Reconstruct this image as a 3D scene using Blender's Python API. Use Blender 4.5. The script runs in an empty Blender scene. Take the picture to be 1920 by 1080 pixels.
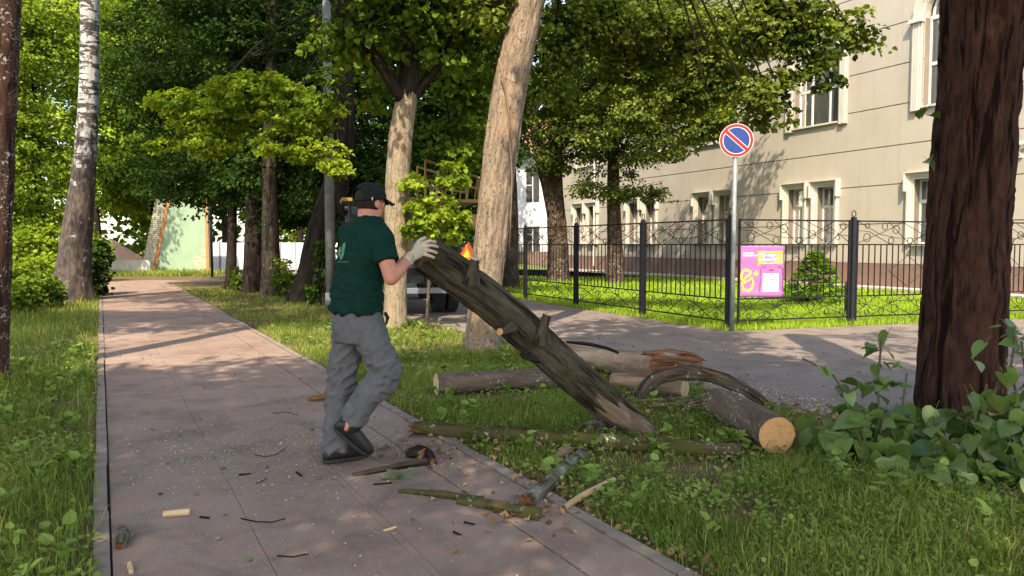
import bpy, bmesh, math, random
import numpy as np
from mathutils import Vector, Matrix

random.seed(7)
RNG = np.random.default_rng(11)
R = math.radians
SC = bpy.context.scene
COL = SC.collection

# ------------------------------------------------------------------ camera
CAM_H, FPX, HOR = 1.42, 1440.0, 458.0
PITCH = math.atan((540 - HOR) / FPX)
cam_d = bpy.data.cameras.new('camera')
cam = bpy.data.objects.new('camera', cam_d)
COL.objects.link(cam)
cam_d.sensor_width = 36.0
cam_d.lens = 36.0 * FPX / 1920.0
cam_d.clip_start = 0.05
cam_d.clip_end = 900
cam.location = (0, 0, CAM_H)
cam.rotation_euler = (math.pi / 2 - PITCH, 0, 0)
SC.camera = cam

# ------------------------------------------------------------------ sky and sun
SUN_EL = R(48)
SUN_H = Vector((-0.13, -0.99, 0)).normalized()          # horizontal direction towards the sun
world = bpy.data.worlds.new('World')
SC.world = world
world.use_nodes = True
wn = world.node_tree
sky = wn.nodes.new('ShaderNodeTexSky')
sky.sky_type = 'NISHITA'
sky.sun_disc = False
sky.sun_elevation = SUN_EL
sky.sun_rotation = math.atan2(SUN_H.x, SUN_H.y)
sky.air_density = 1.0
sky.dust_density = 1.5
wn.nodes['Background'].inputs[1].default_value = 0.15
wn.links.new(sky.outputs[0], wn.nodes['Background'].inputs[0])
sun_d = bpy.data.lights.new('sun', 'SUN')
sun_d.energy = 2.5
sun_d.angle = R(0.53)
sun_d.color = (1.0, 0.93, 0.82)
sun = bpy.data.objects.new('sun', sun_d)
COL.objects.link(sun)
sun.location = (-10, -60, 60)
sdir = Vector((SUN_H.x * math.cos(SUN_EL), SUN_H.y * math.cos(SUN_EL), math.sin(SUN_EL)))
sun.rotation_euler = (-sdir).to_track_quat('-Z', 'Y').to_euler()

SC.view_settings.view_transform = 'Standard'
SC.view_settings.look = 'None'
SC.view_settings.exposure = 1.98
SC.view_settings.use_white_balance = True
SC.view_settings.white_balance_temperature = 7500
SC.view_settings.white_balance_tint = 9
SC.view_settings.gamma = 1.0
SC.view_settings.use_curve_mapping = False
SC.render.engine = 'CYCLES'
SC.cycles.max_bounces = 4
SC.cycles.diffuse_bounces = 2
SC.cycles.glossy_bounces = 2
SC.cycles.transmission_bounces = 2

# ------------------------------------------------------------------ layout helpers: photograph point -> place in the world
_f = Vector((0, math.cos(PITCH), -math.sin(PITCH)))
_u = Vector((0, math.sin(PITCH), math.cos(PITCH)))


def ray(x, y):
    return _f + Vector((1, 0, 0)) * ((x - 960) / FPX) + _u * ((540 - y) / FPX)


def G(x, y, z=0.0):
    d = ray(x, y)
    t = (z - CAM_H) / d.z
    return Vector((0, 0, CAM_H)) + d * t


def P(x, y, Y):
    d = ray(x, y)
    return Vector((0, 0, CAM_H)) + d * (Y / d.y)


# ------------------------------------------------------------------ noise
def _hash(ix, iy, iz):
    n = (ix.astype(np.int64) * 374761393 + iy.astype(np.int64) * 668265263 + iz.astype(np.int64) * 1274126177) & 0xffffffff
    n = ((n ^ (n >> 13)) * 1274126177) & 0xffffffff
    n = n ^ (n >> 16)
    return (n & 0xffff) / 65535.0


def vnoise(p):
    p = np.asarray(p, float)
    i = np.floor(p).astype(np.int64)
    f = p - i
    f = f * f * (3 - 2 * f)
    out = 0
    for dx in (0, 1):
        wx = f[..., 0] if dx else 1 - f[..., 0]
        for dy in (0, 1):
            wy = f[..., 1] if dy else 1 - f[..., 1]
            for dz in (0, 1):
                wz = f[..., 2] if dz else 1 - f[..., 2]
                out = out + wx * wy * wz * _hash(i[..., 0] + dx, i[..., 1] + dy, i[..., 2] + dz)
    return out


def fbm(p, o=3):
    a, s, t = 1.0, 0, 0
    p = np.asarray(p, float)
    for k in range(o):
        s = s + a * vnoise(p + 17.3 * k)
        t += a
        a *= 0.5
        p = p * 2.03
    return s / t


# ------------------------------------------------------------------ object helpers
def tag(o, label=None, cat=None, group=None, kind=None):
    if label: o['label'] = label
    if cat: o['category'] = cat
    if group: o['group'] = group
    if kind: o['kind'] = kind
    return o


def link(name, me, parent=None, mat=None):
    o = bpy.data.objects.new(name, me)
    COL.objects.link(o)
    if mat is not None and me is not None:
        me.materials.clear()
        for m in (mat if isinstance(mat, (list, tuple)) else [mat]):
            me.materials.append(m)
    if parent is not None:
        o.parent = parent
        o.matrix_parent_inverse = parent_matrix(parent).inverted()
    return o


def parent_matrix(o):
    m = Matrix.LocRotScale(o.location, o.rotation_euler, o.scale)
    if o.parent is not None:
        m = parent_matrix(o.parent) @ o.matrix_parent_inverse @ m
    return m


def empty(name, loc, rz=0.0):
    o = bpy.data.objects.new(name, None)
    COL.objects.link(o)
    o.empty_display_size = 0.2
    o.location = loc
    o.rotation_euler = (0, 0, rz)
    return o


def np_mesh(name, v, f, smooth=False, attrs=None, mi=None):
    """v (N,3); f (M,k) array or list of such arrays."""
    fs = f if isinstance(f, list) else [f]
    fs = [np.asarray(a, dtype=np.int32) for a in fs if len(a)]
    me = bpy.data.meshes.new(name)
    v = np.asarray(v, dtype=np.float32)
    me.vertices.add(len(v))
    me.vertices.foreach_set('co', v.ravel())
    idx = np.concatenate([a.ravel() for a in fs])
    tot = np.concatenate([np.full(len(a), a.shape[1], dtype=np.int32) for a in fs])
    start = np.concatenate([[0], np.cumsum(tot)[:-1]]).astype(np.int32)
    me.loops.add(len(idx))
    me.loops.foreach_set('vertex_index', idx)
    me.polygons.add(len(tot))
    me.polygons.foreach_set('loop_start', start)
    if mi is not None:
        me.polygons.foreach_set('material_index', np.asarray(mi, dtype=np.int32))
    me.polygons.foreach_set('use_smooth', np.full(len(tot), smooth, dtype=bool))
    me.update(calc_edges=True)
    for k, a in (attrs or {}).items():
        a = np.asarray(a, dtype=np.float32)
        if a.ndim == 2:
            at = me.attributes.new(k, 'FLOAT_VECTOR', 'POINT')
            at.data.foreach_set('vector', a.ravel())
        else:
            at = me.attributes.new(k, 'FLOAT', 'POINT')
            at.data.foreach_set('value', a)
    return me


class MB:
    """collects shapes for one mesh"""

    def __init__(self):
        self.v = []; self.f = []

    def add(self, vs, fs):
        n = len(self.v)
        self.v += [tuple(p) for p in vs]
        self.f += [tuple(i + n for i in q) for q in fs]
        return self

    def box(self, a, b, M=None):
        x0, y0, z0 = a; x1, y1, z1 = b
        vs = [Vector(p) for p in ((x0, y0, z0), (x1, y0, z0), (x1, y1, z0), (x0, y1, z0), (x0, y0, z1), (x1, y0, z1), (x1, y1, z1), (x0, y1, z1))]
        if M is not None: vs = [M @ p for p in vs]
        return self.add(vs, [(0, 3, 2, 1), (4, 5, 6, 7), (0, 1, 5, 4), (1, 2, 6, 5), (2, 3, 7, 6), (3, 0, 4, 7)])

    def cyl(self, a, b, r0, r1=None, n=10, cap=True):
        a = Vector(a); b = Vector(b); r1 = r0 if r1 is None else r1
        d = (b - a).normalized()
        x = d.orthogonal().normalized(); y = d.cross(x)
        vs = []
        for c, r in ((a, r0), (b, r1)):
            for k in range(n):
                t = 2 * math.pi * k / n
                vs.append(c + x * (r * math.cos(t)) + y * (r * math.sin(t)))
        fs = [(k, (k + 1) % n, n + (k + 1) % n, n + k) for k in range(n)]
        if cap: fs += [tuple(range(n - 1, -1, -1)), tuple(range(n, 2 * n))]
        return self.add(vs, fs)

    def pipe(self, pts, r, n=6, closed=False):
        pts = [Vector(p) for p in pts]
        K = len(pts)
        rs = r if isinstance(r, (list, tuple)) else [r] * K
        vs = []
        x = None
        for i, p in enumerate(pts):
            q0 = pts[(i - 1) % K] if (closed or i > 0) else p
            q1 = pts[(i + 1) % K] if (closed or i < K - 1) else p
            d = (q1 - q0).normalized()
            if x is None: x = d.orthogonal().normalized()
            x = (x - d * x.dot(d)).normalized(); y = d.cross(x)
            for k in range(n):
                t = 2 * math.pi * k / n
                vs.append(p + x * (rs[i] * math.cos(t)) + y * (rs[i] * math.sin(t)))
        fs = []
        for i in range(K if closed else K - 1):
            a = i * n; b = ((i + 1) % K) * n
            fs += [(a + k, a + (k + 1) % n, b + (k + 1) % n, b + k) for k in range(n)]
        if not closed: fs += [tuple(range(n - 1, -1, -1)), tuple(range((K - 1) * n, K * n))]
        return self.add(vs, fs)

    def prism(self, poly, h, M=None):
        """poly (x,y) list counter-clockwise, extruded along z from 0 to h, then M"""
        n = len(poly)
        vs = [Vector((p[0], p[1], 0)) for p in poly] + [Vector((p[0], p[1], h)) for p in poly]
        if M is not None: vs = [M @ p for p in vs]
        fs = [tuple(range(n - 1, -1, -1)), tuple(range(n, 2 * n))] + [(k, (k + 1) % n, n + (k + 1) % n, n + k) for k in range(n)]
        return self.add(vs, fs)

    def mesh(self, name, smooth=False):
        me = bpy.data.meshes.new(name)
        me.from_pydata(self.v, [], self.f)
        if smooth:
            me.polygons.foreach_set('use_smooth', [True] * len(me.polygons))
        me.update()
        return me

    def obj(self, name, mat, parent=None, smooth=False):
        return link(name, self.mesh(name, smooth), parent, mat)


def bevel(o, w, seg=1):
    me = o.data
    bm = bmesh.new(); bm.from_mesh(me)
    bmesh.ops.bevel(bm, geom=bm.edges[:], offset=w, segments=seg, affect='EDGES', profile=0.5)
    bm.to_mesh(me); bm.free(); me.update()
    return o


# ------------------------------------------------------------------ material helpers
def new_mat(name):
    m = bpy.data.materials.new(name)
    m.use_nodes = True
    nt = m.node_tree
    return m, nt, nt.nodes['Principled BSDF']


def nd(nt, typ, **kw):
    n = nt.nodes.new(typ)
    for k, v in kw.items():
        if k.startswith('i_'):
            key = k[2:]
            n.inputs[int(key) if key.isdigit() else key].default_value = v
        else:
            setattr(n, k, v)
    return n


def coord(nt, kind='object', scale=(1, 1, 1)):
    mp = nd(nt, 'ShaderNodeMapping')
    mp.inputs['Scale'].default_value = scale
    if kind == 'object':
        nt.links.new(nd(nt, 'ShaderNodeTexCoord').outputs['Object'], mp.inputs[0])
    elif kind == 'world':
        nt.links.new(nd(nt, 'ShaderNodeNewGeometry').outputs['Position'], mp.inputs[0])
    else:
        nt.links.new(nd(nt, 'ShaderNodeAttribute', attribute_name=kind).outputs['Vector'], mp.inputs[0])
    return mp.outputs[0]


def noise(nt, vec, scale, detail=4, rough=0.55, dist=0.0):
    n = nd(nt, 'ShaderNodeTexNoise')
    n.inputs['Scale'].default_value = scale
    n.inputs['Detail'].default_value = detail
    n.inputs['Roughness'].default_value = rough
    n.inputs['Distortion'].default_value = dist
    nt.links.new(vec, n.inputs['Vector'])
    return n.outputs['Fac']


def ramp(nt, fac, stops):
    r = nd(nt, 'ShaderNodeValToRGB')
    e = r.color_ramp.elements
    while len(e) < len(stops): e.new(0.5)
    for k, (p, c) in enumerate(stops):
        e[k].position = p
        e[k].color = (*c, 1) if len(c) == 3 else c
    nt.links.new(fac, r.inputs[0])
    return r.outputs[0]


def mix(nt, fac, a, b, blend='MIX'):
    m = nd(nt, 'ShaderNodeMix', data_type='RGBA', blend_type=blend)
    for s, val in ((m.inputs[0], fac), (m.inputs[6], a), (m.inputs[7], b)):
        if isinstance(val, (int, float)): s.default_value = val
        elif isinstance(val, tuple): s.default_value = (*val, 1) if len(val) == 3 else val
        else: nt.links.new(val, s)
    return m.outputs[2]


def bump(nt, height, bsdf, strength=0.5, dist=0.01):
    b = nd(nt, 'ShaderNodeBump')
    b.inputs['Strength'].default_value = strength
    b.inputs['Distance'].default_value = dist
    nt.links.new(height, b.inputs['Height'])
    nt.links.new(b.outputs[0], bsdf.inputs['Normal'])


def simple(name, col, rough=0.6, metal=0.0, var=0.12, scale=8.0, bmp=0.0, spec=0.4, kind='world'):
    m, nt, b = new_mat(name)
    c = coord(nt, kind)
    n = noise(nt, c, scale, 5)
    lo = tuple(x * (1 - var) for x in col); hi = tuple(min(1, x * (1 + var)) for x in col)
    nt.links.new(ramp(nt, n, [(0.3, lo), (0.7, hi)]), b.inputs['Base Color'])
    b.inputs['Roughness'].default_value = rough
    b.inputs['Metallic'].default_value = metal
    b.inputs['Specular IOR Level'].default_value = spec
    if bmp: bump(nt, noise(nt, c, scale * 6, 4), b, bmp, 0.004)
    return m


def bark_mat(name, dark, light, moss=None, moss_amt=0.0, lichen=0.0, fs=1.0, bmp=0.9, fiss=0.85, fleck=0.0, lichen_col=(0.36, 0.38, 0.33)):
    m, nt, b = new_mat(name)
    c = coord(nt, 'bk', (1, 1, 0.22))
    n1 = noise(nt, c, 26 * fs, 7, 0.62, 0.6)
    c2 = coord(nt, 'bk', (1, 1, 0.6))
    n2 = noise(nt, c2, 5 * fs, 4)
    col = ramp(nt, n1, [(0.30, dark), (0.52, tuple((a + d) / 2 for a, d in zip(dark, light))), (0.72, light)])
    col = mix(nt, ramp(nt, n2, [(0.3, (0, 0, 0)), (0.7, (0.55, 0.55, 0.55))]), col, tuple((a * 0.6 + d * 0.5) for a, d in zip(light, dark)))
    fis = noise(nt, coord(nt, 'bk', (1, 1, 0.10)), 15 * fs, 4, 0.6, 1.2)
    col = mix(nt, ramp(nt, fis, [(0.40, (fiss, fiss, fiss)), (0.49, (0, 0, 0))]), col, tuple(a * 0.7 for a in dark))
    c3 = coord(nt, 'bk')
    if fleck > 0:
        fl = noise(nt, coord(nt, 'bk', (1, 1, 0.55)), 48, 3, 0.55, 0.3)
        col = mix(nt, ramp(nt, fl, [(0.36, (fleck, fleck, fleck)), (0.42, (0, 0, 0))]), col, tuple(a * 0.55 for a in dark))
        big = noise(nt, coord(nt, 'bk', (1, 1, 0.35)), 3.2, 5, 0.6)
        col = mix(nt, ramp(nt, big, [(0.5, (0, 0, 0)), (0.68, (0.5, 0.5, 0.5))]), col, (light[0] * 0.85, light[1] * 0.62, light[2] * 0.5))
    if moss is not None:
        nm = noise(nt, c3, 7.0, 6, 0.65)
        col = mix(nt, ramp(nt, nm, [(0.62 - moss_amt * 0.5, (0, 0, 0)), (0.72 - moss_amt * 0.4, (0.85, 0.85, 0.85))]), col, moss)
    if lichen > 0:
        nl = noise(nt, c3, 38.0, 4, 0.6)
        nl2 = noise(nt, c3, 6.0, 3)
        f = ramp(nt, nl, [(0.60 - lichen * 0.25, (0, 0, 0)), (0.66 - lichen * 0.25, (1, 1, 1))])
        f2 = ramp(nt, nl2, [(0.45, (0, 0, 0)), (0.6, (1, 1, 1))])
        col = mix(nt, mix(nt, 1.0, f, f2, 'MULTIPLY'), col, lichen_col)
    nt.links.new(col, b.inputs['Base Color'])
    b.inputs['Roughness'].default_value = 0.9
    b.inputs['Specular IOR Level'].default_value = 0.04
    hh = mix(nt, 0.5, n1, fis)
    bump(nt, hh, b, bmp, 0.02)
    return m


def leaf_mat(name, dark, light, trans=0.35, rough=0.5, spec=0.3, top=None):
    m, nt, b = new_mat(name)
    if spec < 0.45:
        nt.nodes.remove(b); b = nd(nt, 'ShaderNodeBsdfDiffuse')
    a = nd(nt, 'ShaderNodeAttribute', attribute_name='tint')
    col = ramp(nt, a.outputs['Fac'], [(0.0, dark), (0.75, light), (1.0, top or tuple(min(1, x * 1.25) for x in light))])
    nt.links.new(col, b.inputs[0])
    if spec >= 0.45:
        b.inputs['Roughness'].default_value = rough
        b.inputs['Specular IOR Level'].default_value = spec
    t = nd(nt, 'ShaderNodeBsdfTranslucent')
    tc = mix(nt, 1.0, col, (1.5, 1.35, 0.55), 'MULTIPLY')
    nt.links.new(tc, t.inputs[0])
    ms = nd(nt, 'ShaderNodeMixShader')
    ms.inputs[0].default_value = trans
    nt.links.new(b.outputs[0], ms.inputs[1])
    nt.links.new(t.outputs[0], ms.inputs[2])
    nt.links.new(ms.outputs[0], nt.nodes['Material Output'].inputs[0])
    return m


# ------------------------------------------------------------------ materials
M = {}
M['iron'] = simple('iron', (0.012, 0.010, 0.011), 0.5, 0.0, 0.3, 20, 0.1, 0.2)
M['post'] = simple('post_paint', (0.013, 0.014, 0.018), 0.5, 0.0, 0.3, 12, 0.1, 0.2)
M['galv'] = simple('galvanised', (0.20, 0.21, 0.215), 0.5, 0.2, 0.2, 18, 0.1)
M['white_trim'] = simple('white_trim', (0.47, 0.435, 0.37), 0.6, 0, 0.06, 3, 0.05)
M['frame'] = simple('window_frame', (0.50, 0.49, 0.46), 0.35, 0, 0.03, 3)
M['panel'] = simple('facade_panel', (0.345, 0.305, 0.248), 0.75, 0, 0.05, 0.9, 0.12)
M['joint'] = simple('facade_joint', (0.16, 0.13, 0.10), 0.9, 0, 0.1, 4)
M['plinth'] = simple('plinth_brown', (0.16, 0.098, 0.078), 0.7, 0, 0.12, 5, 0.2)
M['pale_stone'] = simple('pale_stone', (0.42, 0.37, 0.31), 0.85, 0, 0.15, 4, 0.2)
M['interior'] = simple('dark_interior', (0.10, 0.092, 0.085), 0.9, 0, 0.2, 2)
M['curtain'] = simple('curtain', (0.5, 0.47, 0.42), 0.9, 0, 0.1, 2)
M['white_wall'] = simple('white_wall', (0.58, 0.60, 0.62), 0.8, 0, 0.05, 1.5)
M['roof_red'] = simple('roof_red', (0.22, 0.11, 0.08), 0.8, 0, 0.2, 8)
M['mint'] = simple('mint_plaster', (0.22, 0.31, 0.21), 0.85, 0, 0.10, 1.4, 0.2)
M['mint_brick'] = simple('pale_brick', (0.38, 0.36, 0.26), 0.85, 0, 0.15, 9, 0.2)
M['orange'] = simple('orange_paint', (0.42, 0.16, 0.05), 0.6, 0, 0.2, 5)
M['white_sheet'] = simple('white_sheet', (0.60, 0.61, 0.63), 0.5, 0, 0.05, 1.2)
M['sand'] = simple('sand', (0.48, 0.30, 0.20), 0.95, 0, 0.15, 9, 0.4)
M['concrete'] = simple('concrete', (0.40, 0.38, 0.33), 0.9, 0, 0.18, 5, 0.3)
M['pole'] = simple('lamp_pole', (0.13, 0.135, 0.13), 0.7, 0, 0.3, 7, 0.2)

m, nt, b = new_mat('window_glass')
b.inputs['Base Color'].default_value = (0.45, 0.47, 0.48, 1)
b.inputs['Roughness'].default_value = 0.04
b.inputs['Transmission Weight'].default_value = 0.9
b.inputs['IOR'].default_value = 1.45
b.inputs['Specular IOR Level'].default_value = 0.8
M['glass'] = m

M['bark_red'] = bark_mat('bark_red_brown', (0.006, 0.0035, 0.003), (0.080, 0.038, 0.027), fs=0.9, bmp=1.0)
M['bark_left'] = bark_mat('bark_left', (0.02, 0.012, 0.01), (0.10, 0.05, 0.036), lichen=0.2)
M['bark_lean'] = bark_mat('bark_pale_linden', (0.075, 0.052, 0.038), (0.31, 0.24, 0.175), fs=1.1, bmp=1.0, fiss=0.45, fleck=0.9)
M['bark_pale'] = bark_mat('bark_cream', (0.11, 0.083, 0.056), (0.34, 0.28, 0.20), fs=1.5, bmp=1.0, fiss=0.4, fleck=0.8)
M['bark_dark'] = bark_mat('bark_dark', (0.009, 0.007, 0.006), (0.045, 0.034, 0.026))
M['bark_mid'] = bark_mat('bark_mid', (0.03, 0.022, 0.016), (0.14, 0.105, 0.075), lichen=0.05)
M['bark_yard'] = bark_mat('bark_yard', (0.025, 0.016, 0.012), (0.12, 0.075, 0.05), lichen=0.15)
M['bark_log'] = bark_mat('bark_log', (0.013, 0.010, 0.0075), (0.112, 0.090, 0.064), moss=(0.040, 0.040, 0.016), moss_amt=0.18, lichen=0.0, fs=0.9)
M['bark_moss'] = bark_mat('bark_mossy', (0.025, 0.018, 0.012), (0.12, 0.085, 0.05), moss=(0.065, 0.065, 0.018), moss_amt=0.5, lichen=0.12)
M['bark_lichen'] = bark_mat('bark_lichen', (0.04, 0.034, 0.025), (0.15, 0.135, 0.10), moss=(0.09, 0.092, 0.035), moss_amt=0.3, lichen=0.8, lichen_col=(0.27, 0.275, 0.21))
M['bark_smooth'] = bark_mat('bark_smooth_grey', (0.05, 0.034, 0.026), (0.19, 0.138, 0.10), fs=0.6, bmp=0.3, lichen=0.1, fiss=0.2)
M['bark_peeled'] = bark_mat('bark_peeled', (0.11, 0.058, 0.038), (0.42, 0.31, 0.22), fs=0.35, bmp=0.3, lichen=0.15, fiss=0.5)
M['wood_bare'] = bark_mat('bare_wood', (0.30, 0.19, 0.10), (0.50, 0.36, 0.22), fs=0.8, bmp=0.3, fiss=0.2)
M['wood_raw'] = bark_mat('raw_wood', (0.13, 0.078, 0.05), (0.36, 0.245, 0.165), fs=0.7, bmp=0.5)
M['wood_foot'] = bark_mat('torn_foot_wood', (0.07, 0.045, 0.032), (0.25, 0.175, 0.125), fs=0.8, bmp=0.8, fiss=0.7)
M['wood_rot'] = bark_mat('rotten_wood', (0.07, 0.03, 0.016), (0.30, 0.14, 0.07), fs=1.0, bmp=1.0)
M['wood_chip'] = bark_mat('chip_wood', (0.42, 0.28, 0.15), (0.66, 0.49, 0.30), fs=1.0, bmp=0.3, fiss=0.1)

m, nt, b = new_mat('cut_wood')                                  # sawn end with rings
c = coord(nt, 'bk', (1, 1, 0))
ln = nd(nt, 'ShaderNodeVectorMath', operation='LENGTH')
nt.links.new(c, ln.inputs[0])
wv = nd(nt, 'ShaderNodeTexNoise', noise_dimensions='1D'); wv.inputs['Scale'].default_value = 140; wv.inputs['Detail'].default_value = 3
nt.links.new(ln.outputs['Value'], wv.inputs['W'])
n2 = noise(nt, c, 22, 5)
col = ramp(nt, wv.outputs['Fac'], [(0.35, (0.40, 0.205, 0.085)), (0.65, (0.52, 0.30, 0.13))])
col = mix(nt, ramp(nt, n2, [(0.45, (0, 0, 0)), (0.75, (0.8, 0.8, 0.8))]), col, (0.34, 0.14, 0.045))
nt.links.new(col, b.inputs['Base Color']); b.inputs['Roughness'].default_value = 0.8
bump(nt, noise(nt, coord(nt, 'bk', (1, 6, 0)), 40, 3), b, 0.4, 0.004)
M['cut'] = m
m2 = m.copy(); m2.name = 'cut_wood_pale'; M['cut_pale'] = m2
for n_ in m2.node_tree.nodes:
    if n_.type == 'VALTORGB' and n_.color_ramp.elements[0].color[0] > 0.3:
        n_.color_ramp.elements[0].color = (0.40, 0.27, 0.14, 1); n_.color_ramp.elements[1].color = (0.60, 0.45, 0.28, 1)

m, nt, b = new_mat('birch_bark')
c = coord(nt, 'bk', (1, 1, 5.0))
n1 = noise(nt, c, 2.6, 5, 0.6, 0.4)
c2 = coord(nt, 'bk', (1, 1, 0.5))
n2 = noise(nt, c2, 7, 6, 0.65)
at = nd(nt, 'ShaderNodeAttribute', attribute_name='bk')
sx = nd(nt, 'ShaderNodeSeparateXYZ'); nt.links.new(at.outputs['Vector'], sx.inputs[0])
mr = nd(nt, 'ShaderNodeMapRange'); mr.inputs[1].default_value = 2.2; mr.inputs[2].default_value = 5.2; mr.inputs[3].default_value = 0.30; mr.inputs[4].default_value = 0.05
nt.links.new(sx.outputs['Z'], mr.inputs[0])
ad = nd(nt, 'ShaderNodeMath', operation='ADD'); nt.links.new(n2, ad.inputs[0]); nt.links.new(mr.outputs[0], ad.inputs[1])
rough_bark = ramp(nt, noise(nt, coord(nt, 'bk', (1, 1, 0.25)), 22, 5), [(0.35, (0.012, 0.009, 0.007)), (0.7, (0.095, 0.064, 0.048))])
col = mix(nt, ramp(nt, n1, [(0.45, (1, 1, 1)), (0.50, (0, 0, 0))]), (0.31, 0.30, 0.29), (0.02, 0.018, 0.018))
col = mix(nt, ramp(nt, ad.outputs[0], [(0.60, (0, 0, 0)), (0.68, (1, 1, 1))]), col, rough_bark)
nt.links.new(col, b.inputs['Base Color']); b.inputs['Roughness'].default_value = 0.8
bump(nt, ad.outputs[0], b, 0.7, 0.02)
M['birch'] = m

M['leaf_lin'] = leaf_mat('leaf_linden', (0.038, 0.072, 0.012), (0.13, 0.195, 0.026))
M['leaf_shaded'] = leaf_mat('leaf_shaded', (0.010, 0.026, 0.008), (0.042, 0.080, 0.016), 0.22)  # darker copy of the linden leaf, crown shade put into its colour
M['leaf_sunlit'] = leaf_mat('leaf_sunlit_yellow', (0.085, 0.145, 0.015), (0.25, 0.33, 0.04), 0.4)  # brighter copy of the linden leaf, sunlight put into its colour
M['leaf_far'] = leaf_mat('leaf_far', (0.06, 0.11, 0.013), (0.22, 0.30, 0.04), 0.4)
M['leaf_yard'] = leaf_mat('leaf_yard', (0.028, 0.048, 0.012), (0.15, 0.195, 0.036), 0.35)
M['needle'] = leaf_mat('needle', (0.05, 0.12, 0.015), (0.14, 0.25, 0.03), 0.25)
M['leaf_bush'] = leaf_mat('leaf_bush', (0.028, 0.068, 0.015), (0.13, 0.20, 0.055), 0.33, 0.38, 0.5)
M['grass'] = leaf_mat('grass_blade', (0.075, 0.125, 0.020), (0.27, 0.33, 0.08), 0.42, 0.5, 0.3, (0.42, 0.36, 0.17))
M['grass_lawn'] = leaf_mat('grass_lawn', (0.13, 0.22, 0.018), (0.30, 0.43, 0.05), 0.4, 0.5, 0.3)
M['dry_leaf'] = leaf_mat('dry_leaf', (0.10, 0.05, 0.03), (0.36, 0.23, 0.13), 0.15)
M['green_scrap'] = leaf_mat('green_scrap', (0.10, 0.15, 0.06), (0.24, 0.30, 0.15), 0.2)
M['sawdust'] = simple('sawdust', (0.58, 0.45, 0.30), 0.9, 0, 0.25, 30)

m = M['panel']; nt = m.node_tree; b = nt.nodes['Principled BSDF']
src = b.inputs['Base Color'].links[0].from_socket
stk_ = noise(nt, coord(nt, 'world', (2.2, 2.2, 0.22)), 2.0, 6, 0.65)
dirt = noise(nt, coord(nt, 'world'), 0.55, 6, 0.6)
cc_ = mix(nt, ramp(nt, stk_, [(0.48, (0, 0, 0)), (0.75, (0.28, 0.28, 0.28))]), src, (0.24, 0.205, 0.165))
cc_ = mix(nt, ramp(nt, dirt, [(0.45, (0, 0, 0)), (0.75, (0.22, 0.22, 0.22))]), cc_, (0.42, 0.37, 0.30))
nt.links.new(cc_, b.inputs['Base Color'])
# ------------------------------------------------------------------ ground, path, road
PD = Vector(((190 - 960) / FPX, 1, 0)).normalized()            # along the path
PQ = Vector((PD.y, -PD.x, 0))                                   # across it, to the right
A_L = PQ.dot(G(208, 1040))                                      # left kerb, inner line
A_R = PQ.dot(G(1143, 991))                                      # right grass edge
A_ROAD = PQ.dot(G(1600, 800))                                   # near edge of the road


def S(s, a, z=0.0):
    v = PD * s + PQ * a
    return Vector((v.x, v.y, z))


m, nt, b = new_mat('soil')
c = coord(nt, 'world')
n1 = noise(nt, c, 1.1, 5, 0.6); n2 = noise(nt, c, 14, 6, 0.7)
col = ramp(nt, n1, [(0.35, (0.085, 0.085, 0.028)), (0.6, (0.135, 0.092, 0.050))])
col = mix(nt, ramp(nt, n2, [(0.45, (0, 0, 0)), (0.7, (0.8, 0.8, 0.8))]), col, (0.17, 0.11, 0.066))
nt.links.new(col, b.inputs['Base Color']); b.inputs['Roughness'].default_value = 0.95; b.inputs['Specular IOR Level'].default_value = 0.05
bump(nt, n2, b, 0.8, 0.03)
M['soil'] = m
me = np_mesh('ground', [(-400, -200, -0.006), (400, -200, -0.006), (400, 700, -0.006), (-400, 700, -0.006)], np.array([[0, 1, 2, 3]]))
tag(link('ground', me, None, M['soil']), kind='structure')


def asphalt(name, lo, hi, red, scale=1.0):
    m, nt, b = new_mat(name)
    c = coord(nt, 'world')
    n1 = noise(nt, c, 0.9 * scale, 6, 0.6)
    n2 = noise(nt, c, 150, 3, 0.6)
    n3 = noise(nt, c, 5, 5, 0.65)
    col = ramp(nt, n1, [(0.3, lo), (0.7, hi)])
    col = mix(nt, ramp(nt, n3, [(0.45, (0, 0, 0)), (0.75, (0.6, 0.6, 0.6))]), col, red)
    n4 = noise(nt, c, 2.3, 8, 0.7, 0.5)
    col = mix(nt, ramp(nt, n4, [(0.47, (0, 0, 0)), (0.70, (0.7, 0.7, 0.7))]), col, tuple(x * 0.58 for x in lo))
    col = mix(nt, 0.55, col, ramp(nt, n2, [(0.3, (0.25, 0.25, 0.25)), (0.7, (0.85, 0.85, 0.85))]), 'OVERLAY')
    nt.links.new(col, b.inputs['Base Color'])
    b.inputs['Roughness'].default_value = 0.82
    b.inputs['Specular IOR Level'].default_value = 0.15
    bump(nt, n2, b, 0.35, 0.003)
    return m


M['path'] = asphalt('path_asphalt', (0.185, 0.128, 0.099), (0.270, 0.197, 0.157), (0.31, 0.178, 0.128))
M['road'] = asphalt('road_asphalt', (0.140, 0.112, 0.093), (0.200, 0.163, 0.138), (0.21, 0.150, 0.117), 0.6)
M['bed'] = simple('joint_dirt', (0.028, 0.02, 0.016), 0.95, 0, 0.3, 30)
M['kerb'] = simple('kerb_concrete', (0.20, 0.155, 0.122), 0.9, 0, 0.3, 9, 0.4)

S_END = 31.0
pb = MB()
pb.add([S(-3, A_L - 0.02, 0.001), S(-3, A_R, 0.001), S(S_END, A_R, 0.001), S(S_END, A_L - 0.02, 0.001)], [(0, 1, 2, 3)])
path = pb.obj('path', M['bed']); tag(path, kind='structure')
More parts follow.
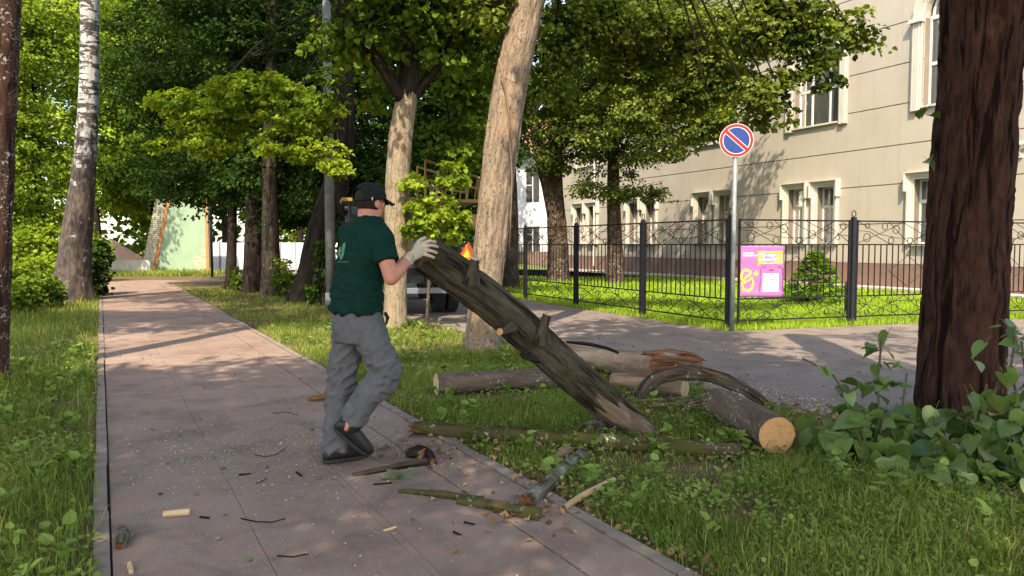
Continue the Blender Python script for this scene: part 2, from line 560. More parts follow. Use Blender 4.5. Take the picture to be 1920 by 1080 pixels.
# the walk of the path: long lanes of asphalt with open seams between them
lanes = [(A_L + 0.006, A_L + 0.62, 0.012), (A_L + 0.623, A_L + 1.20, 0.006), (A_L + 1.203, A_R - 0.963, 0.005),
         (A_R - 0.96, A_R - 0.423, 0.012), (A_R - 0.411, A_R - 0.088, 0.014)]
W_TOT = A_R - A_L
for k, (a0, a1, g) in enumerate(lanes):
    s = -3.0
    rr = random.Random(50 + k)
    while s < S_END - 0.3:
        L = rr.choice((2.2, 2.8, 3.4)) if s < 9 else 7.0
        e = min(s + L, S_END)
        mb = MB()
        z = 0.014 + rr.uniform(-0.0012, 0.0012)
        st = max(2, int((e - s) / 0.22)) if s < 12 else 2
        L_, R_ = [], []
        for j in range(st + 1):
            ss = s + 0.002 + (e - s - 0.004) * j / st
            wob = [0.007 * (2 * float(vnoise(np.array([[ss * 1.7, 3.1 * q, 0.5]]))[0]) - 1) + 0.004 * (2 * float(vnoise(np.array([[ss * 6.0, 7.7 * q, 2.5]]))[0]) - 1) for q in (k, k + 1)]
            L_.append(S(ss, a0 + (wob[0] if k else 0))); R_.append(S(ss, a1 + (wob[1] if k < len(lanes) - 1 else 0)))
        ring = L_ + R_[::-1]
        n_ = len(ring)
        mb.add([(p.x, p.y, z) for p in ring], [tuple(range(n_ - 1, -1, -1))])
        mb.add([(p.x, p.y, 0.0015) for p in ring] + [(p.x, p.y, z) for p in ring], [(j, n_ + j, n_ + (j + 1) % n_, (j + 1) % n_) for j in range(n_)])
        mb.obj('slab', M['path'], path)
        s = e
# kerb stones on both sides
for side, a0, a1 in ((0, A_L - 0.070, A_L - 0.004), (1, A_R - 0.072, A_R - 0.004)):
    s = 1.5
    rr = random.Random(9 + side)
    while s < 29.0:
        mb = MB()
        dz = rr.uniform(-0.004, 0.005); da = rr.uniform(-0.006, 0.006)
        q0, q1 = s + 0.004, s + 0.996
        p4 = [S(q0, a0 + da), S(q0, a1 + da), S(q1, a1 + da), S(q1, a0 + da)]
        z = 0.020 + dz if side else 0.026 + dz
        mb.add([(p.x, p.y, -0.05) for p in p4] + [(p.x, p.y, z) for p in p4],
               [(4, 5, 6, 7), (0, 1, 5, 4), (1, 2, 6, 5), (2, 3, 7, 6), (3, 0, 4, 7)])
        mb.obj('kerb_stone', M['kerb'], path)
        s += 1.0
# far crossing path that turns right
cp = MB()
e0 = S(S_END, A_L - 0.1); e1 = S(S_END, A_R)
cr = [(e0.x - 6, e0.y - 1.2), (e0.x, e0.y - 0.6)]
cp.add([(e0.x - 7, e0.y - 0.6, 0.004), (e0.x, e0.y, 0.004), (e1.x, e1.y - 0.0, 0.004), (e1.x + 1.2, e1.y + 0.6, 0.004), (e1.x + 9, e1.y + 1.0, 0.004), (e1.x + 9, e1.y + 3.6, 0.004),
        (e0.x, e0.y + 3.0, 0.004), (e0.x - 7, e0.y + 2.2, 0.004)], [(0, 1, 2, 3, 4, 5, 6, 7)])
tag(cp.obj('crossing_path', M['path']), kind='structure')

# fence lines, needed for the road edge
FC = G(1367, 617)                                                # corner post
FD_L = Vector(((301 - 960) / FPX, 1, 0)).normalized()
FD_R = Vector((math.sin(R(71.5)), math.cos(R(71.5)), 0))


def on_line(xpx, o, d):
    """where the vertical plane of image column xpx cuts the ground line o + t d"""
    k = (xpx - 960) / FPX / math.cos(PITCH)                       # close enough near the horizon
    t = (k * o.y - o.x) / (d.x - k * d.y)
    return t


def nrm(d):
    return Vector((-d.y, d.x, 0))


FN_L = Vector((-FD_L.y, FD_L.x, 0))                               # towards the camera side (left)
FN_R = Vector((FD_R.y, -FD_R.x, 0))
rd = MB()
far_l = FC + FD_L * 46 + FN_L * 0.28
cor = FC + FN_L * 0.22 + FN_R * 0.30
far_r = FC + FD_R * 30 + FN_R * 0.35
n_r = S(-9, A_ROAD, 0)
n_f = S(50, A_ROAD, 0)
rd.add([(n_f.x, n_f.y, 0.003), (n_r.x, n_r.y, 0.003), (n_r.x + 30, n_r.y, 0.003), (far_r.x, far_r.y, 0.003), (cor.x, cor.y, 0.003), (far_l.x, far_l.y, 0.003)], [(0, 1, 2, 3, 4, 5)])
tag(rd.obj('road', M['road']), kind='structure')
# lawn behind the fence
m, nt, b = new_mat('lawn_ground')
c = coord(nt, 'world')
col = ramp(nt, noise(nt, c, 3, 6, 0.7), [(0.3, (0.075, 0.12, 0.016)), (0.7, (0.14, 0.19, 0.03))])
nt.links.new(col, b.inputs['Base Color']); b.inputs['Roughness'].default_value = 0.95
bump(nt, noise(nt, c, 60, 4), b, 0.8, 0.03)
M['lawn'] = m
# facade line
FAC_V = 270.0
FAC_D = Vector(((FAC_V - 960) / FPX, 1, 0)).normalized()
_k = (1673 - 960) / FPX
FAC_O = Vector((_k * 24.05, 24.05, 0))
FAC_T0 = on_line(1980, FAC_O, FAC_D) - 4.0                         # right end
FAC_O = FAC_O + FAC_D * FAC_T0                                     # u = 0 at the right end
FAC_N = Vector((-FAC_D.y, FAC_D.x, 0))                             # outwards


def FU(xpx):
    return on_line(xpx, FAC_O, FAC_D)


FAC_L = FU(1052)


def F(u, z, out=0.0):
    v = FAC_O + FAC_D * u + FAC_N * out
    return Vector((v.x, v.y, z))


lw = MB()
a_ = FC + FD_L * 46; b_ = F(FAC_L, 0); c_ = F(0, 0); d_ = FC + FD_R * 30
lw.add([(FC.x, FC.y, 0.0), (d_.x, d_.y, 0.0), (c_.x + 6, c_.y, 0.0), (c_.x, c_.y, 0.0), (b_.x, b_.y, 0.0), (b_.x - 3, b_.y + 20, 0.0), (a_.x, a_.y, 0.0)], [(0, 1, 2, 3, 4, 5, 6)])
tag(lw.obj('lawn', M['lawn']), kind='structure')

# ------------------------------------------------------------------ beige building
bld = empty('beige_building', F(0, 0))
tag(bld, 'two-storey beige panelled building with white framed windows and brown plinth', 'building')
ROWS = [0.80, 2.07, 3.29, 4.49, 5.73, 6.95, 8.20, 9.42, 10.64, 11.9]
JU = 1.445
WTOP = 12.0
# window openings (u0, u1, z0, z1, arched); u grows away from the camera, to the left in the picture
u_a0, u_a1 = FU(1503), FU(1475)          # farther of the pair
u_b0, u_b1 = FU(1560), FU(1529)
SP = 5.05
low = []
for k in range(-2, 5):
    for (p, q) in ((u_b0, u_b1), (u_a0, u_a1)):
        low.append((p + k * SP, q + k * SP, 1.43, 3.38, False))
upp = []
uc2 = (FU(1565) + FU(1482)) / 2
for k in range(-2, 5):
    upp.append((uc2 + k * SP - 0.98, uc2 + k * SP + 0.98, 5.55, 8.15, True))
wins = [w for w in low + upp if w[0] > 0.6 and w[1] < FAC_L - 0.5]


def sub_rects(rect, holes):
    rs = [rect]
    for (h0, h1, k0, k1) in holes:
        nx = []
        for (a0, a1, c0, c1) in rs:
            if h1 <= a0 or h0 >= a1 or k1 <= c0 or k0 >= c1:
                nx.append((a0, a1, c0, c1)); continue
            if a0 < h0: nx.append((a0, h0, c0, c1))
            if h1 < a1: nx.append((h1, a1, c0, c1))
            m0, m1 = max(a0, h0), min(a1, h1)
            if c0 < k0: nx.append((m0, m1, c0, k0))
            if k1 < c1: nx.append((m0, m1, k1, c1))
        rs = nx
    return rs


def fbox(mb, u0, u1, z0, z1, o0, o1):
    """box on the facade"""
    c = [F(u0, z0, o0), F(u1, z0, o0), F(u1, z0, o1), F(u0, z0, o1), F(u0, z1, o0), F(u1, z1, o0), F(u1, z1, o1), F(u0, z1, o1)]
    return mb.add(c, [(0, 1, 2, 3), (7, 6, 5, 4), (4, 5, 1, 0), (5, 6, 2, 1), (6, 7, 3, 2), (7, 4, 0, 3)])


holes = [(w[0], w[1], w[2], w[3] + (0.98 if w[4] else 0)) for w in wins]
# load-bearing wall behind the panels
mb = MB()
for (a0, a1, c0, c1) in sub_rects((0, FAC_L, 0.0, WTOP), holes):
    fbox(mb, a0, a1, c0, c1, -0.36, -0.022)
mb.obj('wall', M['joint'], bld)
mb = MB(); fbox(mb, 0, FAC_L, 0, WTOP, -5.0, -4.6); fbox(mb, 0, 0.3, 0, WTOP, -4.6, -0.37); fbox(mb, FAC_L - 0.3, FAC_L - 0.003, 0, WTOP, -4.6, -0.37)
fbox(mb, 0.31, FAC_L - 0.31, 4.55, 4.75, -4.59, -0.37); fbox(mb, 0, FAC_L, WTOP, WTOP + 0.3, -5.0, 0.25)
mb.obj('inner_wall', M['interior'], bld)
g = 0.006
uj = [0.0]
while uj[-1] < FAC_L - 0.1: uj.append(min(uj[-1] + JU, FAC_L))
for r in range(len(ROWS) - 1):
    for c in range(len(uj) - 1):
        rect = (uj[c] + 0.003, uj[c + 1] - 0.003, ROWS[r] + 0.016, ROWS[r + 1] - 0.016)
        rs = [q for q in sub_rects(rect, holes) if q[1] - q[0] > 0.01 and q[3] - q[2] > 0.01]
        if not rs: continue
        for q in rs:
            mb = MB(); fbox(mb, *q, -0.021, 0.0)
            mb.obj('facade_panel', M['panel'], bld)
# plinth slabs and apron
for c in range(len(uj) - 1):
    mb = MB(); fbox(mb, uj[c] + 0.004, uj[c + 1] - 0.004, 0.06, 0.795, -0.02, 0.055)
    mb.obj('plinth_slab', M['plinth'], bld)
mb = MB(); fbox(mb, 0, FAC_L, -0.05, 0.09, 0.0, 0.75); mb.obj('apron', M['pale_stone'], bld)


def low_window(w):
    u0, u1, z0, z1, _ = w
    wd = u1 - u0
    mb = MB(); f0, f1 = -0.30, -0.24
    t = 0.055
    zt = z0 + (z1 - z0) * 0.66
    um = u0 + wd * 0.5
    for (a0, a1, c0, c1) in ((u0, u0 + t, z0, z1), (u1 - t, u1, z0, z1), (u0 + t, u1 - t, z0, z0 + t), (u0 + t, u1 - t, z1 - t, z1), (u0 + t, u1 - t, zt - 0.05, zt + 0.05), (um - 0.035, um + 0.035, z0 + t, zt - 0.05)):
        fbox(mb, a0, a1, c0, c1, f0, f1)
    fr = mb.obj('window', M['frame'], bld)
    for (a0, a1, c0, c1) in ((u0 + t, um - 0.035, z0 + t, zt - 0.05), (um + 0.035, u1 - t, z0 + t, zt - 0.05), (u0 + t, u1 - t, zt + 0.05, z1 - t)):
        mb = MB(); fbox(mb, a0 + 0.001, a1 - 0.001, c0 + 0.001, c1 - 0.001, -0.275, -0.268); mb.obj('pane', M['glass'], fr)
    mb = MB(); rr = random.Random(int(u0 * 100))
    c0 = u0 + wd * 0.55; pts = []
    for k in range(9): pts.append((c0 + (u1 - c0) * k / 8, -0.42 + 0.03 * math.sin(k * 2.4)))
    for k in range(8):
        (a, oa), (b2, ob) = pts[k], pts[k + 1]
        mb.add([F(a, z0, oa), F(b2, z0, ob), F(b2, z1, ob), F(a, z1, oa), F(a, z0, oa - .01), F(b2, z0, ob - .01), F(b2, z1, ob - .01), F(a, z1, oa - .01)], [(3, 2, 1, 0), (4, 5, 6, 7)])
    mb.obj('curtain', M['curtain'], fr)
    # surround: reveal, stepped moulding, hood with ears
    mb = MB()
    for k, (w0, w1, pr) in enumerate(((0.0, 0.07, 0.05), (0.07, 0.13, 0.085), (0.13, 0.19, 0.12))):
        fbox(mb, u0 - w1, u0 - w0, z0 - 0.02, z1 + w0, -0.02, pr)
        fbox(mb, u1 + w0, u1 + w1, z0 - 0.02, z1 + w0, -0.02, pr)
        fbox(mb, u0 - w1, u1 + w1, z1 + w0, z1 + w1, -0.02, pr + 0.003)
    fbox(mb, u0 - 0.25, u0 - 0.192, z1 - 0.35, z1 + 0.19, -0.02, 0.20)
    fbox(mb, u1 + 0.192, u1 + 0.25, z1 - 0.35, z1 + 0.19, -0.02, 0.20)
    fbox(mb, u0 - 0.25, u1 + 0.25, z1 + 0.192, z1 + 0.235, -0.02, 0.205)
    fbox(mb, u0 + 0.001, u1 - 0.001, z0 - 0.05, z0 - 0.002, -0.23, 0.16)
    for q in ((u0 - 0.012, u0 - 0.001), (u1 + 0.001, u1 + 0.012)):
        pass
    mb.obj('surround', M['white_trim'], fr)


def arch_pts(uc, r, zs, n=16):
    return [(uc + r * math.cos(math.pi * k / n), zs + r * math.sin(math.pi * k / n)) for k in range(n + 1)]


def ring_strip(mb, uc, zs, r0, r1, o0, o1, n=16):
    """half ring extruded outwards"""
    for k in range(n):
        a, b2 = math.pi * k / n, math.pi * (k + 1) / n
        c = []
        for o in (o0, o1):
            for (rr, t) in ((r0, a), (r0, b2), (r1, b2), (r1, a)):
                c.append(F(uc + rr * math.cos(t), zs + rr * math.sin(t), o))
        fs = [(4, 5, 6, 7), (0, 4, 7, 3), (1, 2, 6, 5), (3, 7, 6, 2), (0, 1, 5, 4), (3, 2, 1, 0)]
        mb.add(c, fs)


def arch_window(w):
    u0, u1, z0, z1, _ = w
    uc = (u0 + u1) / 2; r = (u1 - u0) / 2
    t = 0.06
    mb = MB()
    zt = z0 + 1.25
    xs = [u0, u0 + t, uc - 0.42, uc - 0.36, uc + 0.36, uc + 0.42, u1 - t, u1]
    for (a0, a1) in ((xs[0], xs[1]), (xs[2], xs[3]), (xs[4], xs[5]), (xs[6], xs[7])): fbox(mb, a0, a1, z0, z1 - 0.05, -0.30, -0.24)
    for (c0, c1) in ((z0, z0 + t), (zt - 0.05, zt + 0.05)):
        for (a0, a1) in ((xs[1], xs[2]), (xs[3], xs[4]), (xs[5], xs[6])): fbox(mb, a0, a1, c0, c1, -0.30, -0.24)
    fbox(mb, u0, u1, z1 - 0.05, z1 + 0.06, -0.302, -0.238)
    ring_strip(mb, uc, z1 + 0.06, r - t - 0.06, r - 0.06, -0.30, -0.24)
    fr = mb.obj('window', M['frame'], bld)
    for (a0, a1) in ((xs[1], xs[2]), (xs[3], xs[4]), (xs[5], xs[6])):
        for (c0, c1) in ((z0 + t, zt - 0.05), (zt + 0.05, z1 - 0.05)):
            mb = MB(); fbox(mb, a0 + 0.001, a1 - 0.001, c0 + 0.001, c1 - 0.001, -0.275, -0.268); mb.obj('pane', M['glass'], fr)
    mb = MB()
    ap = arch_pts(uc, r - t - 0.07, z1 + 0.065)
    n = len(ap)
    mb.add([F(p[0], p[1], -0.268) for p in ap] + [F(p[0], p[1], -0.275) for p in ap], [tuple(range(n)), tuple(range(2 * n - 1, n - 1, -1))])
    mb.obj('pane', M['glass'], fr)
    # wall above the arch inside the square opening, made of panel
    mb = MB()
    N = 16
    zt2 = z1 + 0.98
    for k in range(N):
        a, b2 = math.pi * k / N, math.pi * (k + 1) / N
        p0 = (uc + r * math.cos(a), z1 + r * math.sin(a)); p1 = (uc + r * math.cos(b2), z1 + r * math.sin(b2))
        c = []
        for o in (0.0, -0.22):
            c += [F(p0[0], p0[1], o), F(p1[0], p1[1], o), F(p1[0], zt2, o), F(p0[0], zt2, o)]
        mb.add(c, [(0, 3, 2, 1), (4, 5, 6, 7), (0, 1, 5, 4)])
    mb.obj('arch_spandrel', M['panel'], bld)
    # reveal and fluted surround
    mb = MB()
    for k, (w0, pr) in enumerate(((0.0, 0.07), (0.075, 0.12), (0.15, 0.12), (0.225, 0.12), (0.30, 0.07))):
        w1 = w0 + 0.06
        fbox(mb, u0 - w1 - 0.03, u0 - w0 - 0.03, z0 - 0.12, z1 - 0.12, -0.02, pr)
        fbox(mb, u1 + w0 + 0.03, u1 + w1 + 0.03, z0 - 0.12, z1 - 0.12, -0.02, pr)
        ring_strip(mb, uc, z1 + 0.02, r + w0 + 0.03, r + w1 + 0.03, -0.02, pr)
    for q0, q1 in ((u0 - 0.42, u0 + 0.0), (u1 - 0.0, u1 + 0.42)):
        fbox(mb, q0, q1, z1 - 0.115, z1 + 0.0, -0.02, 0.20)
        fbox(mb, q0 + 0.03, q1 - 0.03, z0 - 0.14, z1 - 0.12, -0.02, 0.045)
    fbox(mb, u0 + 0.002, u1 - 0.002, z0 - 0.06, z0 - 0.002, -0.235, 0.10)
    mb.obj('surround', M['white_trim'], fr)


for w in wins:
    (arch_window if w[4] else low_window)(w)
# wall camera beside the trunk, fixed to the facade
cu = FU(1905)
wc = empty('wall_camera', F(cu, 4.1)); tag(wc, 'small white security camera on the beige wall right of the trunk', 'camera')
mb = MB(); fbox(mb, cu - 0.06, cu + 0.06, 3.72, 3.86, 0.0, 0.05); mb.obj('bracket', M['frame'], wc)
mb = MB(); mb.cyl(F(cu, 3.8, 0.05), F(cu, 4.0, 0.16), 0.022); mb.obj('arm', M['frame'], wc)
mb = MB(); mb.cyl(F(cu - 0.22, 4.1, 0.12), F(cu + 0.30, 3.99, 0.24), 0.065, 0.07, 12); mb.obj('housing', M['frame'], wc)
# rain pipe
pu = FU(1116)
dp = MB(); dp.cyl(F(pu, 0.3, 0.09), F(pu, 11.5, 0.09), 0.055, None, 10); dpo = dp.obj('rain_pipe', M['white_trim'])
tag(dpo, 'white rain pipe running down the shaded end of the beige wall', 'pipe')

# ------------------------------------------------------------------ white building farther back
wb = empty('white_building', P(1000, 470, 56)); tag(wb, 'white two-storey building with red roof behind the leaning trunk', 'building')
Y0 = 56.0
xl, xr = P(905, 458, Y0).x, P(1075, 458, Y0).x
ztop = P(960, 290, Y0).z
ang = R(-14)
WM = Matrix.Translation((xl, Y0, 0)) @ Matrix.Rotation(ang, 4, 'Z')
WL = (xr - xl) / math.cos(ang) + 2


def wx(px):                                                        # column -> x on the white facade
    k = (px - 960) / FPX
    ca, sa = math.cos(ang), math.sin(ang)
    return (k * Y0 - xl) / (ca - k * sa)


rects = []
for px0, px1 in ((920, 938), (984, 1012)):
    for z0, z1 in ((0.9, 2.7), (4.4, 6.9)):
        rects.append((wx(px0), wx(px1), z0, z1))
mb = MB()
for (a0, a1, c0, c1) in sub_rects((0, WL, 0, ztop), rects): mb.box((a0, 0, c0), (a1, 0.3, c1), WM)
mb.obj('wall', M['white_wall'], wb)
mb = MB(); mb.box((0, 0.31, 0), (WL, 8, ztop - 0.01), WM); mb.obj('core', M['pale_stone'], wb)
mb = MB(); mb.box((0, -0.06, 0), (WL, -0.002, 0.9), WM); mb.obj('plinth', M['plinth'], wb)
mb = MB(); mb.box((0, -0.25, ztop - 0.6), (WL, -0.002, ztop), WM); mb.box((wx(948), -0.3, 0.92), (wx(972), -0.003, ztop - 0.61), WM); mb.obj('cornice', M['white_wall'], wb)
mb = MB(); mb.add([WM @ Vector(p) for p in ((-0.5, -0.9, ztop), (WL, -0.9, ztop), (WL, 4, ztop + 3.2), (-0.5, 4, ztop + 3.2), (-0.5, -0.9, ztop - .15), (WL, -0.9, ztop - .15), (WL, 4, ztop + 3.0), (-0.5, 4, ztop + 3.0))], [(0, 1, 2, 3), (4, 7, 6, 5), (0, 4, 5, 1), (0, 3, 7, 4)])
mb.obj('roof', M['roof_red'], wb)
for (a0, a1, c0, c1) in rects:
    mb = MB(); t = 0.07; am = (a0 + a1) / 2
    for q in ((a0, a0 + t, c0, c1), (a1 - t, a1, c0, c1), (am - t / 2, am + t / 2, c0, c1), (a0 + t, am - t / 2, c1 - t, c1), (am + t / 2, a1 - t, c1 - t, c1), (a0 + t, am - t / 2, c0 + 1.2, c0 + 1.27)): mb.box((q[0], 0.12, q[2]), (q[1], 0.2, q[3]), WM)
    wo = mb.obj('window', M['frame'], wb)
    mb = MB(); mb.box((a0 + t, 0.15, c0), (am - t / 2, 0.165, c1 - t), WM); mb.box((am + t / 2, 0.15, c0), (a1 - t, 0.165, c1 - t), WM); mb.obj('pane', M['glass'], wo)

# ------------------------------------------------------------------ iron fence
FT, FM_, FL, FB = 1.83, 1.415, 0.50, 0.135


def ring_mesh(rad, th=0.007):
    mb = MB()
    mb.pipe([(rad * math.cos(t), 0, rad * math.sin(t)) for t in [2 * math.pi * k / 14 for k in range(14)]], th, 4, True)
    return mb.mesh('ring', True)


RINGS = {r: ring_mesh(r) for r in (0.045, 0.06, 0.075)}
mb = MB(); mb.box((-0.008, -0.008, FL), (0.008, 0.008, FM_)); PICK = mb.mesh('picket'); PICK.materials.append(M['iron'])
for q in RINGS.values(): q.materials.append(M['iron'])
mb = MB(); mb.box((-0.036, -0.036, -0.1), (0.036, 0.036, 1.90)); POST = mb.mesh('post'); POST.materials.append(M['post'])
mb = MB(); mb.pipe([(0.045 * math.cos(t), 0, 1.958 + 0.055 * math.sin(t)) for t in [2 * math.pi * k / 12 for k in range(12)]], 0.009, 5, True); FIN = mb.mesh('finial', True); FIN.materials.append(M['post'])


def inst(name, me, parent, loc, rz):
    o = bpy.data.objects.new(name, me)
    COL.objects.link(o)
    o.parent = parent
    o.matrix_parent_inverse = parent_matrix(parent).inverted()
    o.location = loc; o.rotation_euler = (0, 0, rz)
    return o


def fence(name, label, o, d, ts, posts, seed):
    rz = math.atan2(d.y, d.x)
    root = empty(name, o); tag(root, label, 'fence')
    rr = random.Random(seed)
    for t in posts:
        p = o + d * t
        po = inst('post', POST, root, (p.x, p.y, 0), rz)
        fo = inst('finial', FIN, po, (p.x, p.y, 0), rz)
    MX = Matrix.Translation(o) @ Matrix.Rotation(rz, 4, 'Z')
    for (t0, t1) in ts:
        a, b2 = t0 + 0.085, t1 - 0.085
        for zz, h in ((FT, 0.014), (FM_, 0.012), (FL, 0.012), (FB, 0.012)):
            mb = MB(); mb.box((a, -0.012, zz - h), (b2, 0.012, zz + h), MX); mb.obj('rail', M['iron'], root)
        for e in (a, b2):
            mb = MB(); mb.box((e - 0.016, -0.016, 0.06), (e + 0.016, 0.016, FT + 0.02), MX); mb.obj('stile', M['iron'], root)
        for zz in (FM_, FL):
            mb = MB(); mb.box((t0 + 0.03, -0.01, zz - 0.012), (a - 0.017, 0.01, zz + 0.012), MX); mb.obj('bracket', M['iron'], root); mb = MB(); mb.box((b2 + 0.017, -0.01, zz - 0.012), (t1 - 0.03, 0.01, zz + 0.012), MX); mb.obj('bracket', M['iron'], root)
        n = 17
        for k in range(1, n):
            p = o + d * (a + (b2 - a) * k / n)
            inst('picket', PICK, root, (p.x, p.y, 0), rz)
        c = (a + b2) / 2
        mb = MB(); mb.pipe([MX @ Vector((c - 0.42, -0.016, 0.93)), MX @ Vector((c, -0.016, 1.22)), MX @ Vector((c + 0.42, -0.016, 0.93)), MX @ Vector((c, -0.016, 0.66))], 0.008, 4, True); mb.obj('diamond', M['iron'], root)
        # scroll bands: crossing bars, gentle waves and loose rings
        for (z0, z1) in ((FM_, FT), (FB, FL)):
            w = b2 - a; h = z1 - z0
            lines = [((0, 1), (0.22, 0.45), (0.40, 0.28), (0.62, 0.28), (0.82, 0.72), (1, 0.1)),
                     ((0, 0.05), (0.30, 0.62), (0.45, 0.97)), ((0.30, 1), (0.52, 0.03)), ((0.45, 0.97), (0.60, 0.6), (0.8, 0.03)),
                     ((0.52, 0.03), (0.72, 0.6), (0.85, 0.97)), ((0.58, 1), (0.80, 0.5), (1, 0.35)), ((0, 0.6), (0.12, 0.55), (0.32, 0.03)), ((0.8, 0.03), (1, 0.85))]
            if z0 < 1: lines = [tuple((1 - x, 1 - y) for x, y in L) for L in lines]
            for L in lines:
                mb = MB(); mb.pipe([MX @ Vector((a + x * w, rr.uniform(-0.006, 0.006), z0 + y * h)) for x, y in L], 0.0065, 4); mb.obj('scroll_bar', M['iron'], root)
            spots = [(0.08, 0.30, .075), (0.10, 0.80, .045), (0.26, 0.78, .06), (0.40, 0.66, .075), (0.34, 0.17, .06), (0.54, 0.16, .06), (0.66, 0.42, .075), (0.78, 0.70, .045), (0.74, 0.15, .045), (0.93, 0.78, .06), (0.90, 0.3, .045)]
            for (x, y, rad) in spots:
                if z0 < 1: y = 1 - y
                x += rr.uniform(-0.02, 0.02)
                p = o + d * (a + x * w)
                inst('ring', RINGS[rad], root, (p.x, p.y, z0 + min(max(y * h, rad), h - rad)), rz)
    return root


tl = [0.0, on_line(1205, FC, FD_L), on_line(1080, FC, FD_L), on_line(985, FC, FD_L)]
st = (tl[3] - tl[1]) / 2
tl += [tl[3] + st, tl[3] + 2 * st, tl[3] + 3 * st]
fence('iron_fence', 'black wrought iron fence running back along the road from the signpost', FC, FD_L, list(zip(tl[:-1], tl[1:])), tl, 1)
t1 = on_line(1590, FC, FD_R)
tr = [0.0, t1, 2 * t1, 3 * t1, 4 * t1]
fence('iron_fence', 'black wrought iron fence facing the camera, carrying the purple banner', FC + FD_R * 0.09, FD_R, list(zip([0] + tr[1:-1], tr[1:])), tr[1:], 2)
# ------------------------------------------------------------------ trunks, logs and crowns
def spline(pts, rad, n):
    """Catmull-Rom through pts, n samples"""
    p = np.array([list(q) for q in pts], float); r = np.array(rad, float)
    K = len(p)
    d = np.concatenate([[0], np.cumsum(np.linalg.norm(np.diff(p, axis=0), axis=1))])
    s = np.linspace(0, d[-1], n)
    i = np.clip(np.searchsorted(d, s, 'right') - 1, 0, K - 2)
    t = ((s - d[i]) / (d[i + 1] - d[i]))[:, None]
    p0 = p[np.maximum(i - 1, 0)]; p1 = p[i]; p2 = p[i + 1]; p3 = p[np.minimum(i + 2, K - 1)]
    out = 0.5 * ((2 * p1) + (-p0 + p2) * t + (2 * p0 - 5 * p1 + 4 * p2 - p3) * t ** 2 + (-p0 + 3 * p1 - 3 * p2 + p3) * t ** 3)
    tt = t[:, 0]
    rr = r[i] * (1 - tt) + r[i + 1] * tt
    return out, rr, s


def frames(c):
    T = np.gradient(c, axis=0)
    T /= np.linalg.norm(T, axis=1)[:, None]
    N = np.zeros_like(T)
    x = np.cross(T[0], (0.0, 1.0, 0.0))
    if np.linalg.norm(x) < 0.2: x = np.cross(T[0], (1.0, 0.0, 0.0))
    for k in range(len(T)):
        x = x - T[k] * x.dot(T[k]); x /= np.linalg.norm(x); N[k] = x
    return T, N, np.cross(T, N)


def bark_tube(pts, rad, seg=24, n=40, amp=0.012, f=14.0, zs=0.16, seed=0, lump=0.06, flare=0.0, ragged=0.0):
    c, r, s = spline(pts, rad, n)
    T, N, B = frames(c)
    th = np.linspace(0, 2 * np.pi, seg, endpoint=False)
    ct, st = np.cos(th)[None, :], np.sin(th)[None, :]
    rm = float(np.mean(r))
    X = ct * rm * np.ones((n, 1)); Y = st * rm * np.ones((n, 1)); Z = s[:, None] * np.ones((1, seg))
    q = np.stack([X, Y, Z], -1)
    rid = 1 - np.abs(2 * fbm(q * np.array([f, f, f * zs]) + seed * 7.7, 3) - 1)
    lum = fbm(q * np.array([2.2 / max(rm, .05) * .25, 2.2 / max(rm, .05) * .25, 1.2]) + seed * 3.1, 2) - 0.5
    rr = r[:, None] * (1 + 2 * lump * lum) + amp * (rid - 0.75) * 2
    if flare > 0:
        root = np.exp(-s / 0.35)[:, None]
        rr = rr * (1 + flare * root * (0.55 + 0.65 * np.maximum(0, np.cos(th * 5 + seed))[None, :]))
    v = c[:, None, :] + rr[..., None] * (ct[..., None] * N[:, None, :] + st[..., None] * B[:, None, :])
    if ragged > 0:
        for e, sg in ((0, -1), (n - 1, 1)):
            jag = np.array([RNG.uniform(0, ragged) for _ in range(seg)])
            v[e] += sg * jag[:, None] * T[e][None, :]
    v = v.reshape(-1, 3)
    a = np.arange(n - 1)[:, None] * seg + np.arange(seg)[None, :]
    b = np.arange(n - 1)[:, None] * seg + (np.arange(seg)[None, :] + 1) % seg
    fq = np.stack([a, b, b + seg, a + seg], -1).reshape(-1, 4)
    bk = q.reshape(-1, 3)
    return v, fq, bk, (c, T, N, B, rr, th)


def end_cap(info, e, push=0.0, rings=5):
    """disc that closes a tube end"""
    c, T, N, B, rr, th = info
    k = 0 if e == 0 else len(c) - 1
    seg = len(th)
    vs = []; bk = []
    for j in range(rings, -1, -1):
        q = j / rings
        rad = rr[k] * q
        p = c[k] + rad[:, None] * (np.cos(th)[:, None] * N[k] + np.sin(th)[:, None] * B[k])
        p = p + (T[k] * (-1 if e == 0 else 1) * (push * (1 - q) + 0.001))
        vs.append(p); bk.append(np.stack([rad * np.cos(th), rad * np.sin(th), 0 * th], -1))
    v = np.concatenate(vs); bk = np.concatenate(bk)
    a = np.arange(rings)[:, None] * seg + np.arange(seg)[None, :]
    b = np.arange(rings)[:, None] * seg + (np.arange(seg)[None, :] + 1) % seg
    fq = np.stack([a, b, b + seg, a + seg], -1).reshape(-1, 4)
    if e == 0: fq = fq[:, ::-1]
    return v, fq, bk


